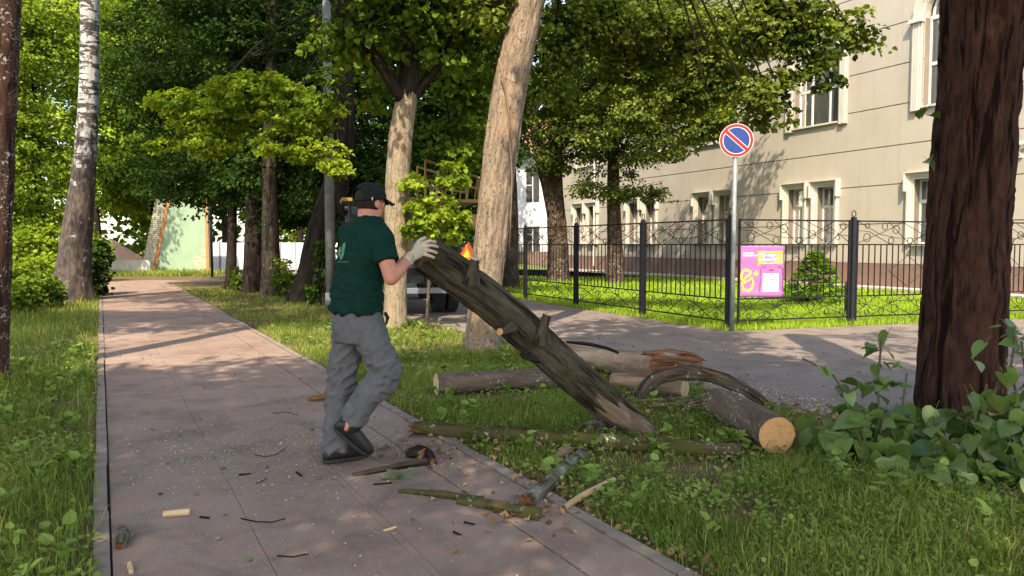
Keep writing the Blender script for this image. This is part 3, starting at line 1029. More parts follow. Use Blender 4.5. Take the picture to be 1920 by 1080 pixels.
def leaves_mesh(name, pos, nor, dirv, size, tint, shape='hex', fold=0.25):
    n = len(pos)
    nor = nor / np.linalg.norm(nor, axis=1)[:, None]
    dirv = dirv - nor * np.sum(dirv * nor, 1)[:, None]
    dirv /= np.maximum(np.linalg.norm(dirv, axis=1), 1e-6)[:, None]
    side = np.cross(nor, dirv)
    if shape == 'hex':
        prof = [(0, 0, 0), (0.12, 0.42, 1), (0.55, 0.40, 1), (1.0, 0, -0.4), (0.55, -0.40, 1), (0.12, -0.42, 1)]
        faces = [(0, 3, 2, 1), (0, 5, 4, 3)]
    else:
        prof = [(0, 0, 0), (0.42, 0.36, 1), (1.0, 0, -0.3), (0.42, -0.36, 1)]
        faces = [(0, 2, 1), (0, 3, 2)]
    k = len(prof)
    v = np.zeros((n, k, 3))
    for j, (l, w, h) in enumerate(prof):
        v[:, j] = pos + dirv * (l * size)[:, None] + side * (w * size)[:, None] + nor * (h * fold * abs(w if w else 0.3) * size)[:, None]
    base = np.arange(n)[:, None] * k
    fs = np.concatenate([base + np.array(fc)[None, :] for fc in faces])
    return np_mesh(name, v.reshape(-1, 3), fs, False, {'tint': np.repeat(tint, k)})


def crown_points(blobs, n_clump, per, cr, seed, flat=0.4, shell=0.5):
    """clumps of leaves spread through ellipsoids"""
    rg = np.random.default_rng(seed)
    wts = np.array([b[2] if len(b) > 2 else b[1][0] * b[1][1] + b[1][0] * b[1][2] + b[1][1] * b[1][2] for b in blobs], float)
    wts /= wts.sum()
    which = rg.choice(len(blobs), n_clump, p=wts)
    C = np.array([list(b[0]) for b in blobs]); Rr = np.array([list(b[1]) for b in blobs])
    u = rg.normal(size=(n_clump, 3)); u /= np.linalg.norm(u, axis=1)[:, None]
    rad = (shell + (1 - shell) * rg.random(n_clump)) ** (1 / 1.6)
    rad = np.where(rg.random(n_clump) < 0.25, rg.random(n_clump) ** 0.5, rad)
    cc = C[which] + u * rad[:, None] * Rr[which] * (0.85 + 0.3 * rg.random((n_clump, 1)))
    k = np.maximum(3, (per * (0.5 + rg.random(n_clump))).astype(int))
    own = np.repeat(np.arange(n_clump), k)
    N = len(own)
    r = cr * (0.6 + 0.8 * rg.random(n_clump))
    w = rg.normal(size=(N, 3)); w /= np.linalg.norm(w, axis=1)[:, None]
    rho = rg.random(N) ** 0.5
    off = w * (rho * r[own])[:, None]
    off[:, 2] *= flat
    hd = np.sqrt(off[:, 0] ** 2 + off[:, 1] ** 2)
    off[:, 2] -= 0.35 * hd ** 2 / r[own]
    # every clump leans with the outside of its blob
    pos = cc[own] + off
    out = u[own]
    nor = np.stack([rg.normal(0, .75, N), rg.normal(0, .75, N), np.full(N, .8)], -1) + 0.45 * out
    dirv = off * np.array([1, 1, .4]) / np.maximum(hd, .02)[:, None] + rg.normal(0, .55, (N, 3)) + np.array([0, 0, -.6])
    tint = np.clip(0.45 + 0.26 * rg.normal(size=n_clump)[own] + 0.18 * rg.normal(size=N), 0, 1)
    return pos, nor, dirv, tint, cc, which


def twig_mesh(starts, ends, r0, r1, seed, sag=0.12, seg=3):
    rg = np.random.default_rng(seed)
    n = len(starts)
    tt = np.array([0, .35, .7, 1.0])
    L = np.linalg.norm(ends - starts, axis=1)
    mid = rg.normal(0, .07, (n, 4, 3)) * L[:, None, None]
    mid[:, 0] = 0; mid[:, 3] = 0
    c = starts[:, None, :] * (1 - tt)[None, :, None] + ends[:, None, :] * tt[None, :, None] + mid
    c[:, :, 2] += (sag * L)[:, None] * (4 * tt * (1 - tt))[None, :]
    d = ends - starts; d /= np.maximum(L, 1e-5)[:, None]
    x = np.cross(d, np.array([0.3, 0.2, 0.93])); x /= np.maximum(np.linalg.norm(x, axis=1), 1e-5)[:, None]
    y = np.cross(d, x)
    rr = (r0 * (1 - tt) + r1 * tt)
    v = np.zeros((n, 4, seg, 3))
    for k in range(seg):
        a = 2 * np.pi * k / seg
        v[:, :, k] = c + rr[None, :, None] * (np.cos(a) * x + np.sin(a) * y)[:, None, :]
    base = (np.arange(n) * 4 * seg)[:, None]
    fs = []
    for i in range(3):
        for k in range(seg):
            q = np.array([i * seg + k, i * seg + (k + 1) % seg, (i + 1) * seg + (k + 1) % seg, (i + 1) * seg + k])
            fs.append(base + q[None, :])
    return v.reshape(-1, 3), np.concatenate(fs)


def build_tree(name, label, pts, rad, mat, blobs, leaf, n_clump, per, cr, size, seed, group=None, limb_from=0.55, limb_r=0.06, seg=24, n=50,
               amp=0.012, f=14.0, flare=0.3, shape='hex', flat=0.4, limbs=None, lump=0.06, zs=0.16, limb_mat=None, shell=0.5, twigs=True, limb_curve=None):
    base = pts[0]
    root = empty(name, (base[0], base[1], 0)); tag(root, label, 'tree', group)
    v, fq, bk, info = bark_tube(pts, rad, seg, n, amp, f, zs, seed, lump, flare)
    link('trunk', np_mesh('trunk', v, fq, True, {'bk': bk}), root, mat)
    lm = limb_mat or mat
    for k, (lp, lr) in enumerate(limbs or []):
        v, fq, bk, _ = bark_tube(lp, lr, max(8, seg // 2), 20, amp * .5, f, zs, seed + k + 1, lump)
        link('limb', np_mesh('limb', v, fq, True, {'bk': bk}), root, lm)
    if not blobs: return root
    c = info[0] if limb_curve is None else spline(limb_curve[0], limb_curve[1], 30)[0]
    pos, nor, dirv, tint, cc, which = crown_points(blobs, n_clump, per, cr, seed, flat, shell)
    rg = np.random.default_rng(seed + 5)
    sz = size * (0.7 + 0.6 * rg.random(len(pos)))
    cr_o = link('crown', leaves_mesh('crown', pos, nor, dirv, sz, tint, shape), root, leaf)
    cr_o['kind'] = 'stuff'
    # limbs into every blob, twigs into every clump
    vs, fs, bks = [], [], []
    nb = 0
    lim0 = int(limb_from * len(c))
    for bi, b in enumerate(blobs):
        k = rg.integers(lim0, len(c)) if len(c) - lim0 > 1 else len(c) - 1
        a = c[k]; e = np.array(list(b[0]))
        mid = (a + e) / 2 + np.array([0, 0, .12 * np.linalg.norm(e - a)])
        lr = limb_r * rg.uniform(.7, 1.2)
        v, fq, bk, _ = bark_tube([a, mid, e], [lr, lr * .65, lr * .3], 7, 10, .003, 12, .2, seed + bi)
        vs.append(v); fs.append(fq + nb); bks.append(bk); nb += len(v)
    if twigs:
        ce = np.array([list(b[0]) for b in blobs])[which]
        st = ce + (cc - ce) * 0.12 + rg.normal(0, .08, ce.shape)
        v, fq = twig_mesh(st, cc, limb_r * .22, limb_r * .06 + .001, seed)
        vs.append(v); fs.append(fq + nb); bks.append(v * 1.0)
    lo = link('branches', np_mesh('branches', np.concatenate(vs), np.concatenate(fs), True, {'bk': np.concatenate(bks)}), root, lm)
    lo['kind'] = 'stuff'
    return root


def px_path(rows, Y, dY=0.0):
    """rows (x, y, width in px) -> points and radii at distance Y (growing by dY to the last)"""
    pts, rad = [], []
    for k, (x, y, w) in enumerate(rows):
        d = Y + dY * k / (len(rows) - 1)
        p = P(x, y, d)
        pts.append(p); rad.append(w * d / FPX / 2)
    return pts, rad


def B(x, y, Y, rx, ry, rz, w=None):
    p = P(x, y, Y)
    return (p, (rx, ry, rz)) if w is None else (p, (rx, ry, rz), w)


def BW(x, y, z, rx, ry, rz):
    return (Vector((x, y, z)), (rx, ry, rz))


# --- right foreground trunk
Yb = G(1805, 790).y
pts, rad = px_path([(1803, 795, 150), (1802, 700, 138), (1808, 560, 136), (1815, 420, 135), (1828, 250, 133), (1840, 80, 132), (1848, -80, 146), (1868, -420, 132), (1880, -800, 110)], Yb)
pts[0].z = -0.05
build_tree('tree', 'thick red-brown trunk standing at the right above the leafy shoots', pts, rad, M['bark_red'],
           [BW(5.9, 3.2, 8.4, 1.8, 1.8, 1.4), BW(6.9, 1.6, 9.2, 1.8, 1.6, 1.3)], M['leaf_lin'], 60, 45, .5, .12, 21, seg=84, n=200, amp=0.036, f=13, flare=.08, zs=.20, lump=.05, limb_from=.93, limb_r=.07)
# --- left edge trunk
Yb = G(5, 712).y
pts, rad = px_path([(-18, 718, 68), (-17, 640, 60), (-12, 480, 58), (-8, 300, 60), (-2, 120, 62), (4, -20, 60), (10, -300, 52), (14, -600, 40)], Yb)
pts[0].z = -0.05
build_tree('tree', 'dark reddish trunk cut off by the left edge of the picture', pts, rad, M['bark_left'],
           [BW(-6.6, 8.0, 8.4, 2.4, 2.2, 1.8), BW(-8.2, 7.0, 9.2, 2.2, 2.0, 1.8), BW(-5.3, 6.0, 9.6, 2.0, 2, 1.5), BW(-7.0, 9.5, 12.5, 2.6, 2.2, 2.0), BW(-9.5, 10.0, 12.0, 2.4, 2.2, 2.0)], M['leaf_lin'], 320, 60, .5, .12, 22, seg=40, n=110, amp=0.012, f=16, flare=.15, limb_from=.9)
# --- leaning pale trunk in the middle
Yb = G(905, 658).y
pts, rad = px_path([(904, 662, 70), (906, 610, 62), (913, 520, 60), (922, 430, 61), (932, 340, 62), (944, 250, 63), (958, 150, 60), (978, 60, 56), (1000, -30, 54), (1025, -140, 52), (1050, -300, 50), (1080, -480, 40)], Yb, 0.5)
pts[0].z = -0.05
lean_blobs = [B(1050, 60, 13.6, .6, .7, .7), B(1040, 170, 13.8, .35, .5, .5), B(1120, 30, 13.8, .8, .8, .6), B(1210, 60, 14, .8, .8, .55), B(1300, 90, 14, .8, .7, .55), B(1180, 150, 14.2, .6, .6, .5), B(1280, 185, 14, .55, .55, .4), B(1610, 70, 13, .3, .3, .25), B(1550, 150, 13, .2, .25, .2), B(1430, 50, 12.8, .6, .6, .5), B(1350, 150, 13.6, .55, .5, .45), B(1520, 40, 13, .6, .6, .42), B(1440, 170, 12.9, .42, .45, .38), B(1590, 40, 13.2, .36, .4, .33), B(1345, 232, 13.4, .3, .3, .16), B(920, 20, 10.6, .35, .4, .35),
              BW(.4, 11.0, 7.4, 1.2, 1.0, .8), B(1520, 110, 12.9, .35, .4, .33), B(1480, 215, 13, .24, .25, .16), B(1420, 225, 13.1, .2, .25, .12)]
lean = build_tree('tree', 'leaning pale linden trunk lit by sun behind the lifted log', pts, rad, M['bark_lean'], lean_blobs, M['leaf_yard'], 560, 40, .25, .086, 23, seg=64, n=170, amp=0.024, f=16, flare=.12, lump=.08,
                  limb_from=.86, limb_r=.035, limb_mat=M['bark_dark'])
# dead vine on that trunk
vn = [(936, 118), (946, 160), (953, 210), (957, 280), (960, 330), (958, 400), (955, 470)]
mb = MB(); mb.pipe([P(x, y, Yb + .1) + Vector((0, -.225 + .04 * ((k % 3) - 1) * .3, 0)) for k, (x, y) in enumerate(vn)], [.012, .014, .013, .011, .01, .008, .006], 6)
mb.obj('vine', M['wood_raw'], lean, True)
# --- pale trunk behind the man
Yb = G(742, 618).y
pts, rad = px_path([(741, 622, 46), (741, 560, 40), (743, 450, 42), (746, 340, 44), (752, 250, 42), (762, 185, 38), (765, 150, 30)], Yb)
pts[0].z = -0.05
l0 = ([P(759, 205, Yb), P(766, 150, Yb), P(769, 90, Yb), P(769, 20, Yb), P(773, -80, Yb), P(776, -260, Yb)], [.16, .165, .15, .14, .13, .10])  # stem above the fork takes dark bark, its shade put into the colour
l1 = ([P(760, 195, Yb), P(720, 130, Yb - .3), P(672, 60, Yb - .5), P(640, 20, Yb - .6), P(610, -60, Yb - .7)], [.12, .10, .09, .08, .06])
l2 = ([P(762, 200, Yb), P(792, 160, Yb + .1), P(822, 125, Yb + .2), P(850, 60, Yb + .3), P(870, -40, Yb + .4)], [.09, .07, .055, .045, .035])
build_tree('tree', 'forked linden with pale sunlit bark right behind the man', pts, rad, M['bark_pale'],
           [B(690, 40, 12.6, 1.1, 1.0, .7), B(820, 60, 13.4, .9, 1.0, .8), B(860, 180, 14, .5, .7, .7), B(640, 150, 13.4, .7, .8, .6), B(700, -60, 12.5, 1.2, 1, .6), B(850, 270, 14.2, .45, .5, .5), B(830, -60, 12.6, 1.3, 1.1, .6),
            B(920, 90, 14.5, .5, .8, .9), BW(-2.3, 10.8, 6.2, .8, .6, .8), BW(-3.2, 13.4, 10.6, 2.4, 2.0, 1.7), BW(-5.6, 14.4, 11.4, 2.2, 2.0, 1.8), BW(-1.2, 14.6, 11.2, 2.0, 1.8, 1.6)], M['leaf_lin'], 620, 44, .38, .115, 24, seg=48, n=140, amp=.014, f=24, flare=.12, limbs=[l0, l1, l2], limb_mat=M['bark_dark'], limb_from=.3, limb_curve=l0)
# young suckers in front of the truck
pts, rad = px_path([(800, 606, 7), (806, 500, 6), (815, 400, 5), (822, 320, 4)], 12.7)
pts[0].z = 0
build_tree('young_tree', 'young bright green linden shoots hanging in front of the truck', pts, rad, M['bark_mid'],
           [B(815, 390, 12.5, .42, .35, .32), B(790, 430, 12.5, .22, .3, .15), B(850, 420, 12.7, .25, .3, .25), B(775, 340, 12.4, .15, .2, .18), B(845, 330, 12.7, .25, .3, .3)], M['leaf_sunlit'], 85, 22, .13, .085, 25, seg=8, n=12, amp=.001, flare=0, limb_from=.3, limb_r=.009)

# --- the row of lindens right of the path; shade put into bark and leaf colours
grpR = 'lindens along the path'
row = [
    ('slim dark linden trunk nearest the mint wall', 432, 543, 18, 440, M['bark_dark']),
    ('dark linden trunk between the slim one and the sunlit one', 474, 548, 34, 478, M['bark_dark']),
    ('linden trunk with a sunlit pale patch beside the dark ones', 508, 556, 34, 506, M['bark_mid']),
    ('stout dark leaning linden trunk beside the grey lamp pole', 572, 566, 56, 640, M['bark_dark']),
]
rowb = [
    [B(310, 320, 26.5, 1.2, 1.2, 1.1), B(280, 120, 27, 1.6, 1.5, 2.2), B(400, 300, 26, 2.2, 2, 1.6), B(340, 200, 26, 2.0, 2, 2), B(420, 120, 26, 2.4, 2, 2), B(330, 60, 27, 2.2, 2, 2), B(380, 350, 25.5, 1.7, 1.4, .8)],
    [B(480, 250, 24, 2.0, 2, 1.6), B(520, 120, 24, 2.2, 2, 1.8), B(450, 20, 24, 2.4, 2, 1.8), B(490, 340, 24, 1.5, 1.5, .8)],
    [B(540, 300, 22, 1.5, 1.5, 1.2), B(580, 180, 22, 1.7, 1.5, 1.5), B(560, 40, 22, 2.0, 1.7, 1.5), B(560, 380, 22, 1.1, 1.2, .6), B(440, 60, 21, 1.7, 1.5, 1.2)],
    [B(660, 260, 20.5, 1.3, 1.5, 1.3), B(640, 120, 20.5, 1.6, 1.6, 1.4), B(720, 330, 20.5, 1.1, 1.3, 1.0), B(620, 360, 20.5, .8, 1.0, .55), B(820, 250, 21.5, 1.4, 1.4, 1.4), B(760, 80, 21, 1.7, 1.6, 1.5), B(880, 380, 22, .9, 1, .9)],
]
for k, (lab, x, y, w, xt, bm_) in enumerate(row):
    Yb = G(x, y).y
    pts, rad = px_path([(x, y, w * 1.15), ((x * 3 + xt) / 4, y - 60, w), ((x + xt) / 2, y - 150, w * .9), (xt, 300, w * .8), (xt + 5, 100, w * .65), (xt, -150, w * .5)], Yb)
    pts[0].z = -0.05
    build_tree('tree', lab, pts, rad, bm_, rowb[k], M['leaf_shaded'], 380, 75, .55, .12, 30 + k, grpR, seg=24, n=50, amp=.012, flare=.25, limb_from=.55, limb_r=.05, shape='diamond')
# sunlit hanging branch in front of them
pts, rad = px_path([(636, 545, 14), (640, 400, 13), (632, 250, 12), (610, 120, 10), (590, 20, 8)], 17.6)
pts[0].z = -.05
build_tree('tree', 'linden with bright sunlit hanging branches over the path', pts, rad, M['bark_dark'],
           [B(330, 190, 16.8, .6, .6, .25), B(310, 270, 16.9, .35, .5, .2), B(480, 170, 16.4, 1.1, .9, .36), B(420, 220, 16.6, .75, .7, .35), B(560, 210, 16.3, .9, .8, .45), B(540, 265, 16.0, .8, .7, .35), B(610, 290, 15.9, .55, .5, .3), B(640, 320, 15.8, .22, .3, .1), B(400, 270, 16.6, .6, .6, .25), B(360, 240, 16.7, .4, .5, .22)],
           M['leaf_sunlit'], 360, 36, .22, .08, 36, grpR, seg=16, n=30, amp=.006, flare=.2, limb_from=.7, limb_r=.03, flat=.3)

# --- birch on the left
Yb = G(132, 565).y
pts, rad = px_path([(130, 572, 86), (136, 520, 62), (143, 450, 52), (151, 380, 46), (160, 300, 38), (165, 200, 33), (168, 100, 31), (168, 0, 33), (172, -150, 28), (178, -400, 20)], Yb)
pts[0].z = -.05
build_tree('birch_tree', 'birch with white upper bark and dark rough foot on the left verge', pts, rad, M['birch'],
           [BW(-11.5, 19.5, 11, 2.4, 2.4, 2.2), BW(-9.5, 18.0, 12.5, 2.4, 2.2, 2), BW(-8.0, 16.5, 13.5, 2.4, 2.2, 1.8)], M['leaf_far'], 300, 45, .55, .15, 40, seg=48, n=140, amp=.016, f=12, flare=.3, limb_from=.9, shape='diamond')
# --- trees in the yard behind the fence
Yb = 29.5
pts, rad = px_path([(1046, 528, 44), (1046, 470, 38), (1044, 420, 36), (1042, 360, 28), (1042, 280, 24), (1045, 150, 20), (1040, -50, 14)], Yb); pts[0].z = -.05
lf = ([P(1043, 410, Yb), P(1030, 350, Yb - .1), P(1014, 290, Yb - .2), P(1004, 230, Yb - .2), P(990, 120, Yb)], [.34, .30, .26, .22, .15])
build_tree('tree', 'two-stemmed dark tree on the lawn behind the fence', pts, rad, M['bark_yard'],
           [B(1040, 180, 29, 2.2, 2, 1.6), B(1000, 60, 29, 2.4, 2, 2), B(1120, 90, 28.5, 2.4, 2, 2.2), B(1080, 240, 28.5, 1.3, 1.4, 1.0), B(1040, 300, 28.6, .6, .8, .5), B(930, 200, 31, 1.6, 1.6, 2.0)], M['leaf_yard'], 560, 76, .55, .125, 41, 'trees in the yard', seg=24, n=50, flare=.2, limbs=[lf], limb_from=.7, shape='diamond')
Yb = 28.0
pts, rad = px_path([(1153, 525, 34), (1153, 470, 30), (1151, 400, 26), (1150, 320, 22), (1152, 200, 18), (1155, 0, 12)], Yb); pts[0].z = -.05
build_tree('tree', 'tree with a low bright skirt of leaves before the beige wall', pts, rad, M['bark_yard'],
           [B(1150, 300, 27.5, 1.3, 1.2, .8), B(1190, 360, 27, 1.1, .9, .28), B(1120, 350, 27.2, .9, .9, .35), B(1170, 200, 27.5, 1.9, 1.7, 1.4), B(1260, 130, 27, 1.8, 1.7, 1.6), B(1350, 90, 26, 1.7, 1.5, 1.5), B(1360, 180, 25.5, 1.0, 1.0, .9), B(1430, 40, 25, 1.2, 1.2, 1.0),
            B(1200, 60, 25, 1.8, 1.5, 1.4), B(1300, 60, 25, 1.7, 1.5, 1.3), B(1390, 50, 24.5, 1.3, 1.2, 1.1), B(1290, 170, 24.6, 1.3, 1.2, .9), B(1180, 190, 25.2, 1.3, 1.2, 1.0), B(1100, 80, 25.5, 1.5, 1.3, 1.4), B(1350, 205, 24.3, .8, .8, .5), B(1240, 262, 25, .95, .9, .5), B(1120, 250, 25.5, .8, .8, .7), B(1150, -60, 25, 1.9, 1.6, 1.2), B(1200, 40, 27, 2.2, 2, 1.6), B(1300, 230, 26.5, 1.0, 1.0, .8), B(1250, 260, 26.8, .9, 1, .7)], M['leaf_yard'], 900, 70, .45, .115, 42, 'trees in the yard', seg=20, n=40, flare=.2, limb_from=.5, shape='diamond')
pts, rad = px_path([(953, 540, 40), (956, 480, 32), (960, 420, 24), (958, 330, 20), (956, 200, 16)], 25.0); pts[0].z = -.05
build_tree('tree', 'dark trunk half hidden behind the leaning pale trunk', pts, rad, M['bark_dark'], [B(940, 250, 25, 1.0, 1.2, 1.0), B(900, 140, 25, 1.8, 1.6, 1.6), B(880, 320, 25, .9, 1, 1.0)], M['leaf_shaded'], 240, 70, .5, .12, 43, 'trees in the yard', seg=20, n=30, limb_from=.6, shape='diamond')

# --- background trees, left and middle
far = [  # x px, Y, trunk width m, crown height blobs, leaf material, label
    (-60, 31, 'bright green maple beyond the left verge, leftmost in view', [(-40, 150, 3, 2.6, 3), (-60, 320, 2.6, 2.4, 2.4), (60, 60, 2.6, 2.4, 2.4), (-20, 400, 1.8, 1.8, 1.3)], 'leaf_far', 0),
    (75, 33, 'bright green maple seen left of the birch', [(70, 130, 2.6, 2.4, 2.6), (90, 280, 2.2, 2, 2), (60, 380, 2.0, 2, 1.4), (110, 20, 2.6, 2.4, 2)], 'leaf_far', 1),
    (180, 43, 'bright green maple seen right of the birch above the sand', [(230, 110, 2.9, 2.6, 3.2), (210, 260, 2.4, 2.2, 2.4), (250, 350, 1.6, 1.6, 1.5), (200, 10, 3.2, 2.6, 2.4)], 'leaf_far', 1),
    (290, 41, 'yellow-green tree above the mint wall', [(280, 80, 2.6, 2.4, 3), (300, 240, 2.2, 2, 2), (250, 330, 2, 2, 1.6)], 'leaf_lin', 2),
    (420, 46, 'dark tree behind the white hoarding, left', [(410, 60, 3.6, 3, 3.4), (430, 220, 3, 3, 3), (420, 340, 2.4, 2, 1.6)], 'leaf_lin', 3),
    (560, 47, 'dark tree behind the white hoarding, middle', [(540, 60, 3.6, 3, 3.4), (560, 220, 3.2, 3, 3), (560, 360, 2.4, 2, 1.5)], 'leaf_shaded', 4),
    (720, 46, 'dark tree behind the parked truck, left', [(700, 60, 3.6, 3, 3.4), (720, 240, 3.2, 3, 3), (700, 390, 2.6, 2, 1.8), (650, 430, 1.6, 1.6, 1.0)], 'leaf_shaded', 5),
    (850, 47, 'dark tree behind the parked truck, right', [(850, 60, 3.6, 3, 3.4), (860, 240, 3, 3, 3), (850, 390, 2.4, 2, 1.8), (900, 440, 1.4, 1.6, 1.2)], 'leaf_shaded', 6),
    (150, 52, 'tall pale green tree far behind the birch', [(140, 40, 5, 4, 4), (160, 220, 4.5, 4, 4), (120, 350, 4, 3, 2.4)], 'leaf_sunlit', 7),
    (-20, 50, 'tall pale green tree far behind the left trunk', [(-40, 60, 5, 4, 4), (0, 240, 4.5, 4, 4), (-20, 380, 4, 3, 2.4)], 'leaf_sunlit', 8),
    (-330, 36, 'green tree out at the far left of the verge', [(-330, 120, 3.2, 2.8, 3), (-300, 290, 2.8, 2.4, 2.2), (-360, 380, 2.4, 2, 1.4)], 'leaf_far', 10),
    (-560, 30, 'green tree farthest out to the left', [(-560, 100, 3, 2.8, 3), (-540, 280, 2.8, 2.4, 2.2), (-590, 390, 2.2, 2, 1.3)], 'leaf_lin', 11),
    (330, 56, 'tall green tree far behind the mint wall', [(330, 60, 5, 4, 5), (350, 240, 4.5, 4, 4), (300, 380, 3, 3, 2)], 'leaf_lin', 9),
]
for k, (x, Yb, lab, bl, lmn, sd) in enumerate(far):
    p0 = P(x, 458, Yb)
    pts = [Vector((p0.x, Yb, -.05)), Vector((p0.x + .1, Yb, 2)), Vector((p0.x - .1, Yb + .1, 5)), Vector((p0.x, Yb, 9))]
    build_tree('tree', lab, pts, [.26, .2, .16, .08], M['bark_dark'], [B(a, b_, Yb + random.uniform(-1, 1), rx, ry, rz) for (a, b_, rx, ry, rz) in bl], M[lmn], 320, 54, .7 if Yb < 45 else 1.0, .165 if Yb < 40 else .26, 60 + k, 'trees in the background', seg=10, n=16, amp=.01, limb_from=.4, shape='diamond', flat=.5)

# --- lindens behind the viewer whose crowns shade the foreground
shade = [
    (-5.2, -5.5, 'linden behind the viewer shading the left verge', [BW(-5.5, -2.5, 8.5, 3.2, 3.2, 2.6), BW(-8.8, .5, 9.0, 2.3, 2.8, 2.4), BW(-3.5, -.5, 8.2, 2.2, 2.4, 1.8), BW(-10, 3, 11, 2.4, 2.4, 2.2)]),
    (0.8, -5.0, 'linden behind the viewer shading the path', [BW(-.5, -2.0, 7.2, 2.6, 2.6, 2.0), BW(1.6, -.5, 7.6, 2.2, 2.2, 1.8), BW(-1.5, .6, 7.8, 2.0, 2.0, 1.6), BW(.6, 1.6, 8.2, 1.8, 1.6, 1.3), BW(1.0, 4.2, 9.2, 1.6, 1.9, 1.3), BW(.9, 3.0, 7.5, 1.5, 1.6, 1.0), BW(-1.3, 1.7, 8.7, 1.1, 1.2, .8)]),
    (6.2, -4.4, 'linden behind the viewer shading the fallen logs', [BW(5.5, -1.8, 8.0, 2.8, 2.6, 2.2), BW(3.6, 0, 7.8, 1.9, 2.0, 1.7), BW(7, 1.0, 9.2, 2.2, 2.2, 2.0),]),
]
for k, (x, y, lab, bl) in enumerate(shade):
    pts = [Vector((x, y, -.05)), Vector((x + .05, y, 2)), Vector((x - .1, y + .2, 5)), Vector((x, y + .6, 8.5))]
    build_tree('tree', lab, pts, [.34, .27, .22, .12], M['bark_mid'], bl, M['leaf_lin'], 560, 40, .65, .22, 80 + k, 'lindens behind the viewer', seg=14, n=20, limb_from=.5, shape='diamond')
# ------------------------------------------------------------------ flat colours
def paint(name, col, rough=0.45, spec=0.4, var=0.06):
    return simple(name, col, rough, 0, var, 10, 0, spec)


M['sign_red'] = paint('sign_red', (0.33, 0.007, 0.012)); M['sign_white'] = paint('sign_white', (0.52, 0.50, 0.50)); M['sign_blue'] = paint('sign_blue', (0.003, 0.032, 0.17))
M['banner'] = paint('banner_purple', (0.33, 0.115, 0.285), 0.5); M['b_yellow'] = paint('banner_yellow', (0.58, 0.51, 0.06)); M['b_white'] = paint('banner_white', (0.85, 0.83, 0.85)); M['b_dark'] = paint('banner_line', (0.13, 0.03, 0.12))
M['truck_dark'] = paint('truck_black', (0.012, 0.012, 0.014), 0.5); M['truck_body'] = paint('truck_body', (0.03, 0.035, 0.045), 0.4); M['truck_yellow'] = paint('truck_yellow', (0.24, 0.14, 0.03), 0.5); M['tyre'] = paint('tyre', (0.010, 0.010, 0.010), 0.85); M['rim'] = paint('rim', (0.10, 0.10, 0.11), 0.5)
M['lamp_red'] = paint('lamp_red', (0.45, 0.02, 0.015), 0.2); M['tri_orange'] = paint('triangle_orange', (0.85, 0.14, 0.03), 0.4); M['tri_yellow'] = paint('triangle_yellow', (0.85, 0.45, 0.03), 0.4); M['bumper'] = paint('bumper_grey', (0.13, 0.14, 0.16), 0.4)
M['black_text'] = paint('black_text', (0.02, 0.02, 0.02))


def text_mesh(txt, size, depth=0.0005):
    cu = bpy.data.curves.new('lettering', 'FONT')
    cu.body = txt; cu.size = size; cu.extrude = depth; cu.align_x = 'CENTER'; cu.align_y = 'CENTER'; cu.resolution_u = 2
    o = bpy.data.objects.new('lettering', cu); COL.objects.link(o)
    dg = bpy.context.evaluated_depsgraph_get()
    me = bpy.data.meshes.new_from_object(o.evaluated_get(dg))
    bpy.data.objects.remove(o); bpy.data.curves.remove(cu)
    return me


def put_text(txt, size, Mx, mat, parent, name='lettering'):
    me = text_mesh(txt, size)
    me.transform(Mx)
    return link(name, me, parent, mat)


def plate_frame(origin, right, up):
    r = right.normalized(); u_ = up.normalized(); n = r.cross(u_)
    return Matrix(((r.x, u_.x, n.x, origin.x), (r.y, u_.y, n.y, origin.y), (r.z, u_.z, n.z, origin.z), (0, 0, 0, 1)))


# ------------------------------------------------------------------ no-parking sign
sp = G(1372, 621)
Ysg = sp.y
sg = empty('road_sign', sp); tag(sg, 'round blue no-parking sign with red slash on a grey steel pole', 'sign')
ztop = P(1380, 292, Ysg).z; zc = P(1381, 264, Ysg).z; RS = 31 * Ysg / FPX
mb = MB(); mb.cyl((sp.x, sp.y, -.05), (sp.x + .012, sp.y, zc + .1), .036, .036, 14); mb.obj('pole', M['galv'], sg, True)
SM = plate_frame(Vector((sp.x + .012, sp.y - .05, zc)), Vector((1, -.14, 0)), Vector((0, 0, 1)))


def disc(mb, r0, r1, z0, z1, n=48, Mx=SM):
    if r0 <= 0:
        mb.prism([(r1 * math.cos(2 * math.pi * k / n), r1 * math.sin(2 * math.pi * k / n)) for k in range(n)], z1 - z0, Mx @ Matrix.Translation((0, 0, z0)))
    else:
        for k in range(n):
            a, b2 = 2 * math.pi * k / n, 2 * math.pi * (k + 1) / n
            c = [Vector((r * math.cos(t), r * math.sin(t), z)) for z in (z0, z1) for (r, t) in ((r0, a), (r0, b2), (r1, b2), (r1, a))]
            mb.add([Mx @ p for p in c], [(4, 7, 6, 5), (3, 2, 6, 7), (0, 4, 5, 1)])


mb = MB(); disc(mb, 0, RS, -.02, 0); mb.obj('plate', M['sign_white'], sg)
mb = MB(); disc(mb, RS * .81, RS * .965, 0.0003, .002); mb.obj('red_rim', M['sign_red'], sg)
mb = MB(); disc(mb, 0, RS * .76, 0.0003, .002); mb.obj('blue_field', M['sign_blue'], sg)
mb = MB(); mb.box((-RS * .80, -RS * .135, .0023), (RS * .80, RS * .135, .0035), SM @ Matrix.Rotation(R(-42), 4, 'Z')); mb.obj('slash_border', M['sign_white'], sg)
mb = MB(); mb.box((-RS * .83, -RS * .10, .0037), (RS * .83, RS * .10, .0048), SM @ Matrix.Rotation(R(-42), 4, 'Z')); mb.obj('slash', M['sign_red'], sg)
mb = MB(); mb.box((-.03, -.06, -.075), (.03, -.03, -.021), SM); mb.box((-.03, .06, -.075), (.03, .09, -.021), SM); mb.obj('clamp', M['galv'], sg)

